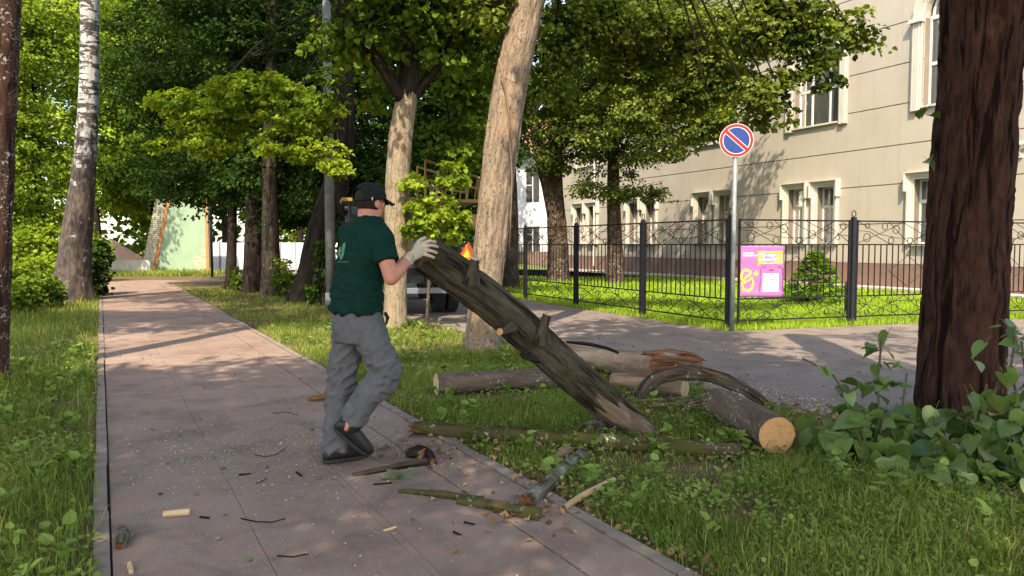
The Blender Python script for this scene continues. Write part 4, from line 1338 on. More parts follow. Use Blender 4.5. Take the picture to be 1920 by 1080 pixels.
# ------------------------------------------------------------------ purple banner tied to the fence
fo = FC + FD_R * .09
t0 = on_line(1386, fo, FD_R); t1_ = on_line(1468, fo, FD_R)
bw = t1_ - t0
pa = fo + FD_R * t0
zb1 = P(1386, 461, pa.y).z; zb0 = P(1386, 558, pa.y).z
bh = zb1 - zb0
bn = empty('banner', Vector((pa.x, pa.y, 0))); tag(bn, 'purple printed banner with yellow speech bubble tied to the fence', 'banner')
BM = plate_frame(Vector((pa.x, pa.y, zb0)) + FN_R * .03, FD_R, Vector((0, 0, 1)))


def wav(x, y):
    return .006 * math.sin(x * 9 + y * 4) + (.014 * math.exp(-((y - .07) / .025) ** 2)) + .004 * math.sin(y * 21 + x * 3)


nx, ny = 24, 26
vs = []
for j in range(ny + 1):
    for i in range(nx + 1):
        x, y = i / nx * bw, j / ny * bh
        x2 = x * (1 - .03 * (1 - j / ny))
        vs.append(BM @ Vector((x2, y + .012 * math.sin(i / nx * 6) * (j == 0), wav(x, y))))
fs = [(j * (nx + 1) + i, j * (nx + 1) + i + 1, (j + 1) * (nx + 1) + i + 1, (j + 1) * (nx + 1) + i) for j in range(ny) for i in range(nx)]
mb = MB(); mb.add(vs, fs); bo = mb.obj('sheet', M['banner'], bn, True)
sm = bo.modifiers.new('thick', 'SOLIDIFY'); sm.thickness = .002


def flat(poly, z, name, mat):
    """print on the sheet, following its waves; poly in banner fractions"""
    mb = MB()
    pts = [(x * bw, y * bh) for x, y in poly]
    n = len(pts)
    mb.add([BM @ Vector((x, y, wav(x, y) + z)) for x, y in pts], [tuple(range(n))])
    return mb.obj(name, mat, bo)


def ribbon(pts, w, z, name, mat, closed=False):
    mb = MB()
    q = [Vector((x * bw, y * bh)) for x, y in pts]
    K = len(q); out = []
    for k in range(K):
        a = q[(k - 1) % K] if (closed or k) else q[k]; b2 = q[(k + 1) % K] if (closed or k < K - 1) else q[k]
        d = (b2 - a).normalized(); nn = Vector((-d.y, d.x))
        for s_ in (w / 2, -w / 2):
            p = q[k] + nn * s_
            out.append(BM @ Vector((p.x, p.y, wav(p.x, p.y) + z)))
    fs = [((2 * k) % (2 * K), (2 * k + 1) % (2 * K), (2 * k + 3) % (2 * K), (2 * k + 2) % (2 * K)) for k in range(K if closed else K - 1)]
    mb.add(out, fs)
    return mb.obj(name, mat, bo)


def sub(pts, n=4):
    out = []
    for k in range(len(pts)):
        a, b2 = pts[k], pts[(k + 1) % len(pts)]
        out += [(a[0] + (b2[0] - a[0]) * j / n, a[1] + (b2[1] - a[1]) * j / n) for j in range(n)]
    return out


for j in range(6):                                       # speech bubble in strips so that it follows the cloth
    y0_, y1_ = .655 + .245 * j / 6, .655 + .245 * (j + 1) / 6
    flat(sub([(.385, y0_), (.945, y0_), (.945, y1_), (.385, y1_)], 5), .003, 'speech_bubble', M['b_yellow'])
flat([(.385, .60), (.46, .655), (.385, .655)], .003, 'bubble_tail', M['b_yellow'])
ribbon([(.93, .05), (.96, .3), (.955, .55), (.90, .59), (.50, .59), (.455, .55), (.45, .3), (.43, .05)], .012, .0035, 'phone_outline', M['b_dark'])
ribbon([(.64, .525), (.74, .525)], .016, .0035, 'phone_speaker', M['b_dark'])
for j in range(5):
    flat(sub([(.51, .11 + .07 * j), (.86, .11 + .07 * j), (.86, .18 + .07 * j), (.51, .18 + .07 * j)], 5), .003, 'white_square', M['b_white'])
arc = [(.06 + .0, .42)]
ribbon([(.13 + .12 * math.cos(t), .42 + .115 * math.sin(t)) for t in [R(a) for a in range(20, 250, 20)]] + [(.12, .40), (.22, .455)], .042, .003, 'emblem', M['b_yellow'])
ribbon([(.31, .44), (.39, .49)], .06, .003, 'emblem_dash', M['b_yellow'])
ribbon([(.03, .27), (.27, .38), (.29, .27), (.25, .17), (.16, .13), (.07, .16)], .045, .003, 'emblem_bowl', M['b_yellow'], True)
for txt, x, y, sz, mt in (('команда', .17, .86, .048, 'b_white'), ('губернатора', .20, .815, .048, 'b_white'), ('Что надо', .59, .82, .075, 'b_white'), ('изменить?', .62, .735, .075, 'b_white')):
    put_text(txt, sz, BM @ Matrix.Translation((x * bw, y * bh, wav(x * bw, y * bh) + .006)), M[mt], bo)
mb = MB()
for (x, y) in ((.02, .985), (.98, .985), (.02, .03), (.95, .03)):
    mb.cyl(BM @ Vector((x * bw, y * bh, .004)), BM @ Vector((x * bw, y * bh, -.03)), .008, None, 6)
o = mb.obj('tie', M['iron'], bn); o['kind'] = 'stuff'

# stake behind the fence
stp = G(1643, 604); stp = stp + Vector((0, 1.3, 0))
stk = empty('marker_post', stp); tag(stk, 'thin dark marker post standing in the lawn behind the fence', 'post')
mb = MB(); mb.cyl((stp.x, stp.y, 0), (stp.x, stp.y, P(1643, 540, stp.y).z), .03, .03, 8); mb.obj('shaft', M['iron'], stk)
zz = P(1643, 540, stp.y).z
mb = MB(); mb.cyl((stp.x, stp.y, zz), (stp.x, stp.y, zz + .08), .045, .03, 8); mb.cyl((stp.x, stp.y, zz + .081), (stp.x, stp.y, zz + .13), .02, .012, 8); mb.obj('cap', M['iron'], stk)

# ------------------------------------------------------------------ young spruce on the lawn
sb = G(1527, 569)
spz = empty('spruce', sb); tag(spz, 'young green spruce growing on the lawn behind the banner', 'tree')
sh = 1.22; sr = .86
v, fq, bk, _ = bark_tube([sb + Vector((0, 0, -.02)), sb + Vector((0, 0, .5)), sb + Vector((.03, 0, sh))], [.03, .02, .006], 8, 10, .002)
link('trunk', np_mesh('trunk', v, fq, True, {'bk': bk}), spz, M['bark_mid'])
rg = np.random.default_rng(5)
pp, nn_, dd = [], [], []
for k in range(190):
    h = rg.random() ** 1.35 * sh * .96 + .03
    L = sr * (1 - h / sh) ** .8 * rg.uniform(.75, 1.1) + .05
    a = rg.uniform(0, 2 * math.pi)
    d = np.array([math.cos(a), math.sin(a), rg.uniform(-.05, .35)])
    for j in range(44):
        t = rg.random() ** .7
        sd_ = np.array([-math.sin(a), math.cos(a), 0]) * rg.normal(0, .10) * t ** .5 * (1.2 - t) * 2
        p = np.array([sb.x, sb.y, h]) + d * L * t + sd_ * .8 + np.array([0, 0, rg.normal(0, .015)])
        pp.append(p); dd.append(d + sd_ * 6 + rg.normal(0, .25, 3)); nn_.append(np.array([0, 0, 1]) + rg.normal(0, .3, 3))
n = len(pp)
co = link('crown', leaves_mesh('crown', np.array(pp), np.array(nn_), np.array(dd), rg.uniform(.055, .10, n), np.clip(rg.normal(.5, .22, n), 0, 1), 'diamond'), spz, M['needle'])
co['kind'] = 'stuff'

# ------------------------------------------------------------------ truck parked on the road
tb = P(768, 458, 14.6); tb = Vector((tb.x, tb.y, 0))
TM = Matrix.Translation(tb) @ Matrix.Rotation(R(14), 4, 'Z')
tk = empty('truck', tb, R(14)); tag(tk, 'dark truck with yellow folded lift parked behind the trees', 'truck')
tx = lambda *p: TM @ Vector(p)


def tbox(a, b2, name, mat, bv=0.0, parent=None):
    mb = MB(); mb.box(a, b2, TM)
    o = mb.obj(name, mat, parent or tk)
    if bv: bevel(o, bv, 2)
    return o


tbox((-1.15, 0.10, .47), (1.15, .22, .58), 'rear_bumper', M['bumper'], .01)
tbox((-.45, .2, .62), (-.33, 6.2, .86), 'chassis_rail', M['truck_dark']); tbox((.33, .2, .62), (.45, 6.2, .86), 'chassis_rail', M['truck_dark'])
tbox((-.32, .3, .66), (.32, .42, .82), 'cross_member', M['truck_dark'])
tbox((-1.2, .15, .95), (1.2, 4.1, 1.10), 'platform', M['truck_body'], .01)
tbox((-1.16, .13, .74), (-.5, .16, .94), 'mud_board', M['truck_dark']); tbox((.5, .13, .74), (1.16, .16, .94), 'mud_board', M['truck_dark'])
tbox((-1.1, 4.4, .9), (1.1, 6.3, 2.35), 'cab', M['truck_body'], .06)
tbox((-.9, 4.37, 1.6), (.9, 4.395, 2.15), 'cab_window', M['truck_dark'])
for x0 in (-1.12, .88):
    lo = tbox((x0, .07, .66), (x0 + .24, .125, .73), 'tail_lamp', M['lamp_red'], .008)
pl = tbox((-.62, .075, .745), (-.10, .09, .865), 'number_plate', M['sign_white'], .004)
put_text('АК 50', .10, TM @ plate_frame(Vector((-.30, .0735, .805)), Vector((1, 0, 0)), Vector((0, 0, 1))), M['black_text'], pl)
for (x0, y0_) in ((-1.0, 1.3), (1.0, 1.3), (-.72, 1.3), (.72, 1.3), (-.95, 5.4), (.95, 5.4)):
    mb = MB()
    prof = [(.30, -.11), (.44, -.115), (.48, -.07), (.48, .07), (.44, .115), (.30, .11)]
    nseg = 24; vs = []
    for k in range(nseg):
        t = 2 * math.pi * k / nseg
        for (r_, w_) in prof: vs.append(tx(x0 + w_, y0_ + r_ * math.cos(t), .48 + r_ * math.sin(t)))
    m_ = len(prof)
    fs = [(k * m_ + j, k * m_ + (j + 1) % m_, ((k + 1) % nseg) * m_ + (j + 1) % m_, ((k + 1) % nseg) * m_ + j) for k in range(nseg) for j in range(m_)]
    mb.add(vs, fs); wo = mb.obj('wheel', M['tyre'], tk, True)
    mb = MB(); mb.cyl(tx(x0 - .06, y0_, .48), tx(x0 + .06, y0_, .48), .299, .299, 20); mb.cyl(tx(x0 - .09, y0_, .48), tx(x0 + .09, y0_, .48), .1, .1, 12); mb.obj('rim', M['rim'], wo)
# lift: turret, folded boom, basket with rails on top
mb = MB(); mb.cyl(tx(0, 2.2, 1.101), tx(0, 2.2, 1.75), .32, .26, 16); mb.obj('turret', M['truck_yellow'], tk)
mb = MB(); mb.box((-.16, -.1, 2.02), (.16, 5.6, 2.30), TM); bo_ = mb.obj('boom', M['truck_yellow'], tk); bevel(bo_, .02)
mb = MB(); mb.box((-.14, 1.9, 1.751), (.14, 2.5, 2.015), TM); mb.obj('boom_mount', M['truck_yellow'], tk)
bx0, bx1, by0, by1, bz0, bz1 = .30, 1.32, -.1, 1.2, 2.28, 3.0
mb = MB(); mb.box((bx0 - 1.55, by0, bz0 - .06), (bx1, by1, bz0), TM); mb.obj('basket_floor', M['truck_yellow'], tk)
for k, xx in enumerate((bx0, (bx0 + bx1) / 2, bx1)):
    for yy in (by0 + .03, by1 - .03):
        mb = MB(); mb.cyl(tx(xx, yy, bz0), tx(xx, yy, bz1 - .3 * (k == 2)), .022, None, 6); mb.obj('basket_post', M['truck_yellow'], tk)
for zf in (.5, 1.0):
    for yy in (by0 + .03, by1 - .03):
        mb = MB(); mb.cyl(tx(bx0, yy, bz0 + (bz1 - bz0) * zf), tx(bx1, yy, bz0 + (bz1 - bz0 - .3) * zf), .024, None, 6); mb.obj('basket_rail', M['truck_yellow'], tk)
for k in range(7):
    xx = bx0 + (bx1 - bx0) * (k + .5) / 7
    mb = MB(); mb.cyl(tx(xx, by0 + .03, bz0), tx(xx + .05, by0 + .03, bz0 + .4), .012, None, 5); mb.obj('basket_bar', M['truck_yellow'], tk)
mb = MB(); mb.box((.55, -.02, 1.75), (1.3, .2, 2.0), TM); mb.obj('control_box', M['truck_yellow'], tk)
mb = MB(); mb.cyl(tx(1.0, .25, 1.1), tx(1.0, .25, 1.75), .03, None, 8); mb.cyl(tx(-1.1, .25, 1.1), tx(-1.1, .25, 2.2), .03, None, 8); o = mb.obj('support', M['truck_dark'], tk); o['kind'] = 'stuff'
tbox((-1.16, .2, 1.75), (-.95, .6, 1.90), 'tool_box', M['truck_dark'], .01)
tri = empty('warning_triangle', tx(1.08, .05, 1.13)); tag(tri, 'orange warning triangle standing on the truck platform beside the log', 'triangle')
TR = TM @ plate_frame(Vector((1.12, .12, 1.101)), Vector((1, 0, 0)), Vector((.1, 0, 1)))
q = [(-.22, 0), (.22, 0), (0, .38)]; qi = [(-.11, .06), (.11, .06), (0, .25)]
mb = MB()
for k in range(3):
    a, b2 = k, (k + 1) % 3
    mb.add([TR @ Vector((*c_, z_)) for z_ in (0, .02) for c_ in (q[a], q[b2], qi[b2], qi[a])], [(4, 5, 6, 7), (3, 2, 1, 0), (0, 1, 5, 4), (2, 3, 7, 6)])
mb.obj('frame', M['tri_orange'], tri)
mb = MB(); mb.prism([(-.10, .066), (.10, .066), (0, .24)], .01, TR @ Matrix.Translation((0, 0, .004))); mb.obj('centre', M['tri_yellow'], tri)

# ------------------------------------------------------------------ far left: mint wall, hoarding, sand, low wall
Ym = 37.0
mw = empty('mint_wall', P(335, 512, Ym)); tag(mw, 'mint green plastered wall with a sloping orange-edged buttress', 'wall')
zt = P(335, 372, Ym).z; xb0, xb1 = P(286, 500, Ym).x, P(392, 500, Ym).x
lean_ = P(315, 375, Ym).x - xb0
mb = MB(); mb.prism([(xb0, 0), (xb1, 0), (xb1, zt), (xb0 + lean_, zt)], .5, Matrix.Translation((0, Ym + .5, 0)) @ Matrix.Rotation(R(90), 4, 'X')); mb.obj('wall', M['mint'], mw)
mb = MB(); mb.prism([(xb0 - .02, 0), (xb0 + .13, 0), (xb0 + lean_ + .13, zt), (xb0 + lean_ - .02, zt)], .03, Matrix.Translation((0, Ym - .002, 0)) @ Matrix.Rotation(R(90), 4, 'X')); mb.obj('edge_strip', M['orange'], mw)
mb = MB(); mb.box((xb1 - .13, Ym - .03, 0), (xb1 + .01, Ym - .002, zt)); mb.obj('edge_strip', M['orange'], mw)
mb = MB(); hh = .085; k = 0
while k * (hh + .012) < zt - .1:
    z = k * (hh + .012); xo = xb0 - .03 + lean_ * z / zt
    for j in range(2):
        wj = .22 if (k + j) % 2 else .26
        mb.box((xo - .28 * (j + 1) + .006 + (.03 if k % 2 else 0), Ym - .01 - .008 * ((k * 7 + j * 3) % 3), z), (xo - .28 * j - .006 + (.03 if k % 2 and j else 0), Ym + .4, z + hh))
    k += 1
o = mb.obj('brick_courses', M['mint_brick'], mw); o['kind'] = 'stuff'
mb = MB()
for k in range(13):
    for j in range(4):
        if (k * 5 + j * 3) % 7 == 0 or (k > 8 and j < 2): continue
        mb.box((xb1 - .75 + j * .15 + (.07 if k % 2 else 0), Ym - .008, .05 + k * .09), (xb1 - .75 + j * .15 + .14 + (.07 if k % 2 else 0), Ym - .001, .05 + k * .09 + .078))
o = mb.obj('bare_brick_patch', M['mint_brick'], mw); o['kind'] = 'stuff'
lwl = MB(); lwl.box((P(120, 500, 36).x, 36, 0), (P(281, 500, 36).x, 36.3, P(200, 488, 36).z)); o = lwl.obj('low_wall', M['concrete']); tag(o, 'low pale concrete wall in front of the sand heap', 'wall')
# sand heap
sc_ = P(208, 470, 40); hgt = P(208, 447, 40).z; nr, na = 14, 40
vs = [Vector((sc_.x, 40, hgt))]; fs = []
for i in range(1, nr + 1):
    for j in range(na):
        t = 2 * math.pi * j / na; r_ = 2.3 * i / nr
        h_ = hgt * (1 - i / nr) + .08 * (random.random() - .5) * (i < nr)
        vs.append(Vector((sc_.x + r_ * math.cos(t) * (1 + .1 * math.sin(3 * t)), 40 + r_ * math.sin(t), max(-.05, h_))))
for j in range(na): fs.append((0, 1 + j, 1 + (j + 1) % na))
for i in range(nr - 1):
    for j in range(na): fs.append((1 + i * na + j, 1 + (i + 1) * na + j, 1 + (i + 1) * na + (j + 1) % na, 1 + i * na + (j + 1) % na))
o = MB().add(vs, fs).obj('sand_heap', M['sand'], None, True); tag(o, 'heap of pinkish sand behind the low concrete wall', 'sand heap')
# hoarding of white sheets
Yh = 40.0
hx0, hx1 = P(384, 480, Yh).x, P(640, 480, Yh).x
hz = P(500, 455, Yh).z
ho = empty('hoarding', Vector(((hx0 + hx1) / 2, Yh, 0))); tag(ho, 'white sheet hoarding across the end of the path behind the trunks', 'fence')
nP = 9
for k in range(nP):
    x0, x1 = hx0 + (hx1 - hx0) * k / nP, hx0 + (hx1 - hx0) * (k + 1) / nP
    mb = MB(); st_ = 10
    for j in range(st_):
        xa, xb_ = x0 + .01 + (x1 - x0 - .02) * j / st_, x0 + .01 + (x1 - x0 - .02) * (j + 1) / st_
        oa, ob = (0, .02) if j % 2 else (.02, 0)
        mb.add([(xa, Yh + oa, .12), (xb_, Yh + ob, .12), (xb_, Yh + ob, hz), (xa, Yh + oa, hz), (xa, Yh + oa + .005, .12), (xb_, Yh + ob + .005, .12), (xb_, Yh + ob + .005, hz), (xa, Yh + oa + .005, hz)], [(0, 1, 2, 3), (7, 6, 5, 4)])
    mb.obj('sheet', M['white_sheet'], ho)
    mb = MB(); mb.box((x0 - .03, Yh - .04, 0), (x0 + .03, Yh - .005, hz + .05)); mb.obj('post', M['galv'], ho)
gp = G(398, 519); o = MB().cyl((gp.x, gp.y, -.05), (gp.x, gp.y, 6), .055, .05, 10).obj('steel_post', M['post'], None, True); tag(o, 'thin grey steel post between the mint wall and the slim trunk', 'post')
# lamp pole
lp = G(621, 578)
lpo = empty('lamp_pole', lp); tag(lpo, 'weathered grey lamp pole standing behind the man', 'pole')
mb = MB(); mb.cyl((lp.x, lp.y, -.05), (lp.x - .02, lp.y, 8.5), .115, .08, 18); mb.obj('shaft', M['pole'], lpo, True)
mb = MB(); mb.cyl((lp.x, lp.y, 0), (lp.x, lp.y, .35), .135, .125, 18); mb.obj('base_sleeve', M['pole'], lpo, True)
mb = MB(); mb.pipe([(lp.x, lp.y, 8.5), (lp.x - .3, lp.y - .1, 9.1), (lp.x - 1.2, lp.y - .4, 9.3)], .035, 8); ar = mb.obj('arm', M['pole'], lpo, True)
mb = MB(); mb.box((-.35, -.1, -.05), (.2, .1, .05), Matrix.Translation((lp.x - 1.3, lp.y - .42, 9.3))); mb.obj('lamp_head', M['pole'], ar)


# ------------------------------------------------------------------ the wood that closes the view far behind
rgw = np.random.default_rng(404)
NW = 26000
wp = np.stack([rgw.uniform(-120, 14, NW), 66 + rgw.normal(0, 2.0, NW), 12 * rgw.random(NW) ** .9], -1)
wp[:, 1] += np.minimum(0, wp[:, 0] + 45) * .75
wp[:, 1] += 3 * np.sin(wp[:, 0] * .5) + 2 * np.sin(wp[:, 2] * 1.3 + wp[:, 0])
wn_ = np.stack([rgw.normal(0, .7, NW), rgw.normal(-.5, .6, NW), np.full(NW, .7)], -1)
wo_ = link('far_wood', leaves_mesh('far_wood', wp, wn_, rgw.normal(0, 1, (NW, 3)) + np.array([0, 0, -.5]), rgw.uniform(.5, .9, NW), np.clip(.35 + .5 * (fbm(wp * .35, 2) - .5) * 2 + rgw.normal(0, .15, NW), 0, 1), 'diamond'), None, M['leaf_lin'])
tag(wo_, 'green wood closing the view far behind the path', 'wood', kind='stuff')


# ------------------------------------------------------------------ shrubs
def shrub(name, label, blobs, leaf, ncl, per, cr, size, seed, group=None, shape='hex'):
    b0 = blobs[0][0]
    root = empty(name, Vector((b0[0], b0[1], 0))); tag(root, label, 'shrub', group)
    pos, nor, dirv, tint, cc, which = crown_points(blobs, ncl, per, cr, seed, .55, .35)
    ok = pos[:, 2] > .02
    pos, nor, dirv, tint = pos[ok], nor[ok], dirv[ok], tint[ok]
    rg = np.random.default_rng(seed)
    fo_ = link('foliage', leaves_mesh('foliage', pos, nor, dirv, size * rg.uniform(.7, 1.3, len(pos)), tint, shape), root, leaf); fo_['kind'] = 'stuff'
    st_ = np.stack([b0[0] + rg.normal(0, .12, len(cc)), b0[1] + rg.normal(0, .12, len(cc)), np.zeros(len(cc))], -1)
    v, fq = twig_mesh(st_, cc, .012, .004, seed, .1)
    so = link('stems', np_mesh('stems', v, fq, True, {'bk': v}), root, M['bark_mid']); so['kind'] = 'stuff'
    return root


gs = 'shrubs on the left verge'
shrub('shrub', 'sunlit green shrub left of the birch foot', [B(70, 470, 20.5, .9, .9, .7), B(40, 500, 20, .9, .8, .6), B(95, 505, 19.8, .5, .6, .5)], M['leaf_sunlit'], 120, 40, .28, .11, 101, gs)
shrub('shrub', 'dark low shrub between the left trunk and the birch', [B(30, 530, 16.5, .7, .7, .5), B(60, 545, 17, .6, .6, .35), B(5, 545, 15.5, .6, .6, .4)], M['leaf_lin'], 110, 40, .22, .085, 102, gs)
shrub('shrub', 'dark shrub tucked behind the birch on the path side', [B(172, 520, 20.8, .35, .5, .65), B(180, 470, 21.2, .35, .4, .4)], M['leaf_shaded'], 60, 40, .22, .1, 103, gs)
shrub('shrub', 'low bright shrub at the foot of the far left trees', [B(160, 455, 29, 1.0, .9, .8), B(120, 470, 29, 1.0, .9, .6)], M['leaf_sunlit'], 80, 36, .35, .15, 104, gs, 'diamond')
gs2 = 'undergrowth below the row of lindens'
shrub('shrub', 'small leafy undergrowth between the two darkest linden trunks', [B(455, 520, 23, .4, .4, .35)], M['leaf_lin'], 26, 26, .18, .12, 105, gs2, 'diamond')
shrub('shrub', 'leafy undergrowth between the sunlit trunk and the stout leaning one', [B(542, 530, 20.5, .35, .4, .35), B(530, 500, 20.6, .2, .3, .25)], M['leaf_lin'], 32, 26, .16, .11, 106, gs2, 'diamond')
shrub('shrub', 'leafy shoots around the foot of the lamp pole', [B(608, 480, 17.6, .18, .25, .45), B(640, 430, 17.6, .2, .25, .4), B(600, 545, 17.6, .25, .25, .25)], M['leaf_shaded'], 45, 20, .15, .1, 107, gs2)
# ------------------------------------------------------------------ felled wood
def log(name, label, pts, rad, mat, seg=28, n=50, amp=.008, f=20, cap0=None, cap1=None, seed=0, lump=.06, group=None, ragged=0.0, zs=.16, jag=None, cat='log', parent=None, push=0.0):
    v, fq, bk, info = bark_tube(pts, rad, seg, n, amp, f, zs, seed, lump, 0, ragged)
    if jag is not None:
        c, T, N_, B_, rr, th = info
        v = v.reshape(n, seg, 3)
        for k in range(max(0, n - 60), n):
            wgt = (k - (n - 61)) / 60
            v[k] += T[-1][None, :] * (jag(th) * wgt)[:, None]
        v = v.reshape(-1, 3)
    p0 = pts[0]
    root = empty(name, Vector((p0[0], p0[1], 0)) if parent is None else Vector(p0))
    tag(root, label, cat, group)
    link('bark', np_mesh('bark', v, fq, True, {'bk': bk}), root, mat)
    for e, cm in ((0, cap0), (1, cap1)):
        if cm is None: continue
        cv, cf, cb = end_cap(info, e, push)
        link('cut_end', np_mesh('cut_end', cv, cf, False, {'bk': cb}), root, cm)
    return root, info


def part_tube(name, pts, rad, mat, parent, seg=16, n=14, amp=.004, f=24, cap0=None, cap1=None, seed=0, ragged=0.0, lump=.06):
    v, fq, bk, info = bark_tube(pts, rad, seg, n, amp, f, .16, seed, lump, 0, ragged)
    o = link(name, np_mesh(name, v, fq, True, {'bk': bk}), parent, mat)
    for e, cm in ((0, cap0), (1, cap1)):
        if cm is None: continue
        cv, cf, cb = end_cap(info, e)
        link('cut_end', np_mesh('cut_end', cv, cf, False, {'bk': cb}), o, cm)
    return o


def gz(x, y, z):
    """point seen at x, y whose height is z"""
    return G(x, y, z)


pxr = lambda w, Y: w * Y / FPX / 2
# the log the man lifts
MLY0, MLY1 = 5.13, 5.62
ML = [(798, 477, 62), (850, 513, 68), (935, 575, 67), (1005, 640, 65), (1085, 712, 64), (1150, 768, 58)]
lp_, lr_ = [], []
for k, (x, y, w) in enumerate(ML):
    Y = MLY0 + (MLY1 - MLY0) * k / (len(ML) - 1)
    lp_.append(P(x, y, Y)); lr_.append(pxr(w, Y))
mlog, info = log('tree_log', 'heavy dark-barked log held up slantwise by the man', lp_, lr_, M['bark_log'], 96, 190, .026, 17, M['wood_rot'], None, 3, .09,
                 jag=lambda th: -.02 + .28 * np.maximum(0, np.cos(th + .25)) - .15 * np.maximum(0, np.sin(th)) + .05 * np.sin(th * 7) + .035 * np.sin(th * 13 + 1), zs=.10)
part_tube('bare_wood', [P(1050, 682, 5.52), P(1100, 726, 5.57), P(1150, 768, 5.62), P(1196, 800, 5.67), P(1222, 816, 5.69)], [.086, .097, .098, .086, .055], M['wood_foot'], mlog, 48, 60, .018, 16, None, M['wood_rot'], 5, .10, .10)
part_tube('branch_stub', [P(884, 530, 5.10), P(888, 500, 5.06), P(891, 485, 5.04)], [.060, .034, .030], M['bark_log'], mlog, 20, 12, .003, 30, None, M['cut_pale'], 6)
part_tube('branch_stub', [P(1016, 640, 5.32), P(1019, 612, 5.28), P(1026, 590, 5.27)], [.070, .034, .028], M['bark_log'], mlog, 20, 12, .005, 30, None, M['cut_pale'], 7)
part_tube('branch_stub', [P(960, 615, 5.22), P(943, 621, 5.12), P(937, 622, 5.08)], [.045, .028, .024], M['bark_log'], mlog, 16, 8, .003, 30, None, M['cut'], 8)
part_tube('branch_stub', [P(1015, 670, 5.4), P(990, 670, 5.32), P(976, 664, 5.30)], [.05, .022, .012], M['bark_dark'], mlog, 12, 8, .003, 30, None, None, 9)

# log lying in the grass behind
r = .098
l2, _ = log('tree_log', 'grey log with a pale sawn end lying in the grass behind the lifted log', [gz(818, 721, r), gz(900, 716, r), gz(990, 712, r), gz(1075, 708, r)], [.104, .10, .098, .10], M['bark_smooth'], 36, 70, .008, 18, M['cut_pale'], M['cut_pale'], 11, .08)
# peeled log with the rotten end by the road
r = .155
l3, i3 = log('tree_log', 'stout peeled log with a rotten broken end at the road edge', [gz(1060, 664, r), gz(1130, 672, r), gz(1200, 684, r), gz(1268, 692, r)], [.125, .13, .145, .15], M['bark_peeled'], 40, 60, .010, 12, M['cut_pale'], None, 12, .10, ragged=.10)
part_tube('rotten_heart', [gz(1235, 690, r), gz(1275, 690, r + .02), gz(1306, 684, r + .05)], [.135, .12, .06], M['wood_rot'], l3, 24, 16, .03, 14, None, M['wood_rot'], 13, .07, .2)
part_tube('bark_flap', [gz(1215, 662, .31), gz(1255, 662, .30), gz(1298, 668, .26), gz(1312, 674, .22)], [.02, .04, .035, .015], M['wood_rot'], l3, 10, 16, .012, 20, None, None, 14, .1)
# smaller pale log whose end shows under it
r = .085
log('tree_log', 'short pale-barked log with its sawn end under the peeled log', [gz(1150, 712, r), gz(1215, 720, r), gz(1284, 729, r)], [.075, .08, .085], M['wood_raw'], 28, 30, .005, 16, None, M['cut_pale'], 15)
# arched branch
log('bent_branch', 'dark arched branch curving over the pile of twigs', [P(1203, 742, 6.75), P(1214, 722, 6.75), P(1240, 706, 6.75), P(1285, 699, 6.7), P(1325, 703, 6.65), P(1370, 718, 6.55), P(1410, 738, 6.45), P(1442, 765, 6.40)],
    [.062, .062, .058, .066, .052, .050, .036, .032], M['bark_mid'], 40, 110, .026, 18, M['wood_rot'], None, 16, .40, cat='branch', ragged=.05)
log('bark_strip', 'curl of orange rotten bark lying along the arched branch', [P(1315, 693, 6.62), P(1345, 703, 6.58), P(1378, 714, 6.52)], [.012, .022, .008], M['wood_rot'], 10, 20, .008, 30, seed=17, cat='bark')
# thick log with an orange round end
r = .128
l4, i4 = log('tree_log', 'thick log with a round orange sawn end facing the viewer', [gz(1345, 756, r), gz(1385, 776, r), gz(1425, 797, r), gz(1457, 816, r)], [.125, .128, .128, .126], M['bark_smooth'], 44, 70, .007, 14, None, M['cut'], 18, .05)
part_tube('branch_stub', [gz(1392, 786, r - .05), gz(1392, 800, .07)], [.03, .016], M['bark_smooth'], l4, 12, 6, .002, 30, None, M['cut_pale'], 19)
# long thin mossy trunk across the front
lt, it = log('tree_log', 'long thin mossy stem lying across in front with a splintered left end', [gz(782, 803, .055), gz(880, 811, .058), gz(1000, 820, .06), (gz(1130, 828, .058)), gz(1260, 838, .055), gz(1385, 846, .05)], [.050, .055, .060, .058, .055, .048], M['bark_moss'], 28, 110, .006, 22, None, M['cut_pale'], 20, .10, ragged=.03)
rr_ = random.Random(4)
for k in range(9):
    a0 = gz(790 + rr_.uniform(-6, 6), 803 + rr_.uniform(-7, 7), .055); b0 = gz(758 + rr_.uniform(-6, 14), 800 + rr_.uniform(-17, 14), .055)
    part_tube('splinter', [a0, (a0 + b0) / 2 + Vector((0, 0, rr_.uniform(-.01, .02))), b0], [.014, .010, .002], M['wood_rot'], lt, 6, 6, .002, 40, seed=k)
# lichen stick and others
log('stick', 'lichen-grey broken stick pointing from the grass onto the path', [gz(987, 942, .036), gz(1020, 915, .036), gz(1055, 882, .034), gz(1092, 850, .033)], [.042, .040, .036, .034], M['bark_lichen'], 24, 50, .005, 26, M['wood_rot'], None, 21, .08, cat='stick', ragged=.02)
log('stick', 'short lichen-covered stub behind the thin mossy stem', [gz(1085, 808, .05), gz(1110, 800, .05), gz(1132, 788, .05)], [.05, .048, .044], M['bark_lichen'], 20, 20, .006, 24, M['wood_rot'], M['cut_pale'], 22, cat='stick')
log('stick', 'second dark lichen stub leaning beside the log foot', [gz(1108, 808, .04), gz(1124, 801, .04), gz(1140, 796, .04)], [.045, .05, .04], M['bark_lichen'], 20, 20, .006, 24, M['wood_rot'], M['wood_rot'], 23, cat='stick')
log('wood_chunk', 'small pinkish wood chunk in the grass under the mossy stem', [gz(1040, 858, .03), gz(1055, 850, .03), gz(1068, 845, .03)], [.012, .032, .03], M['wood_raw'], 14, 14, .004, 30, None, M['bark_moss'], 24, cat='wood')
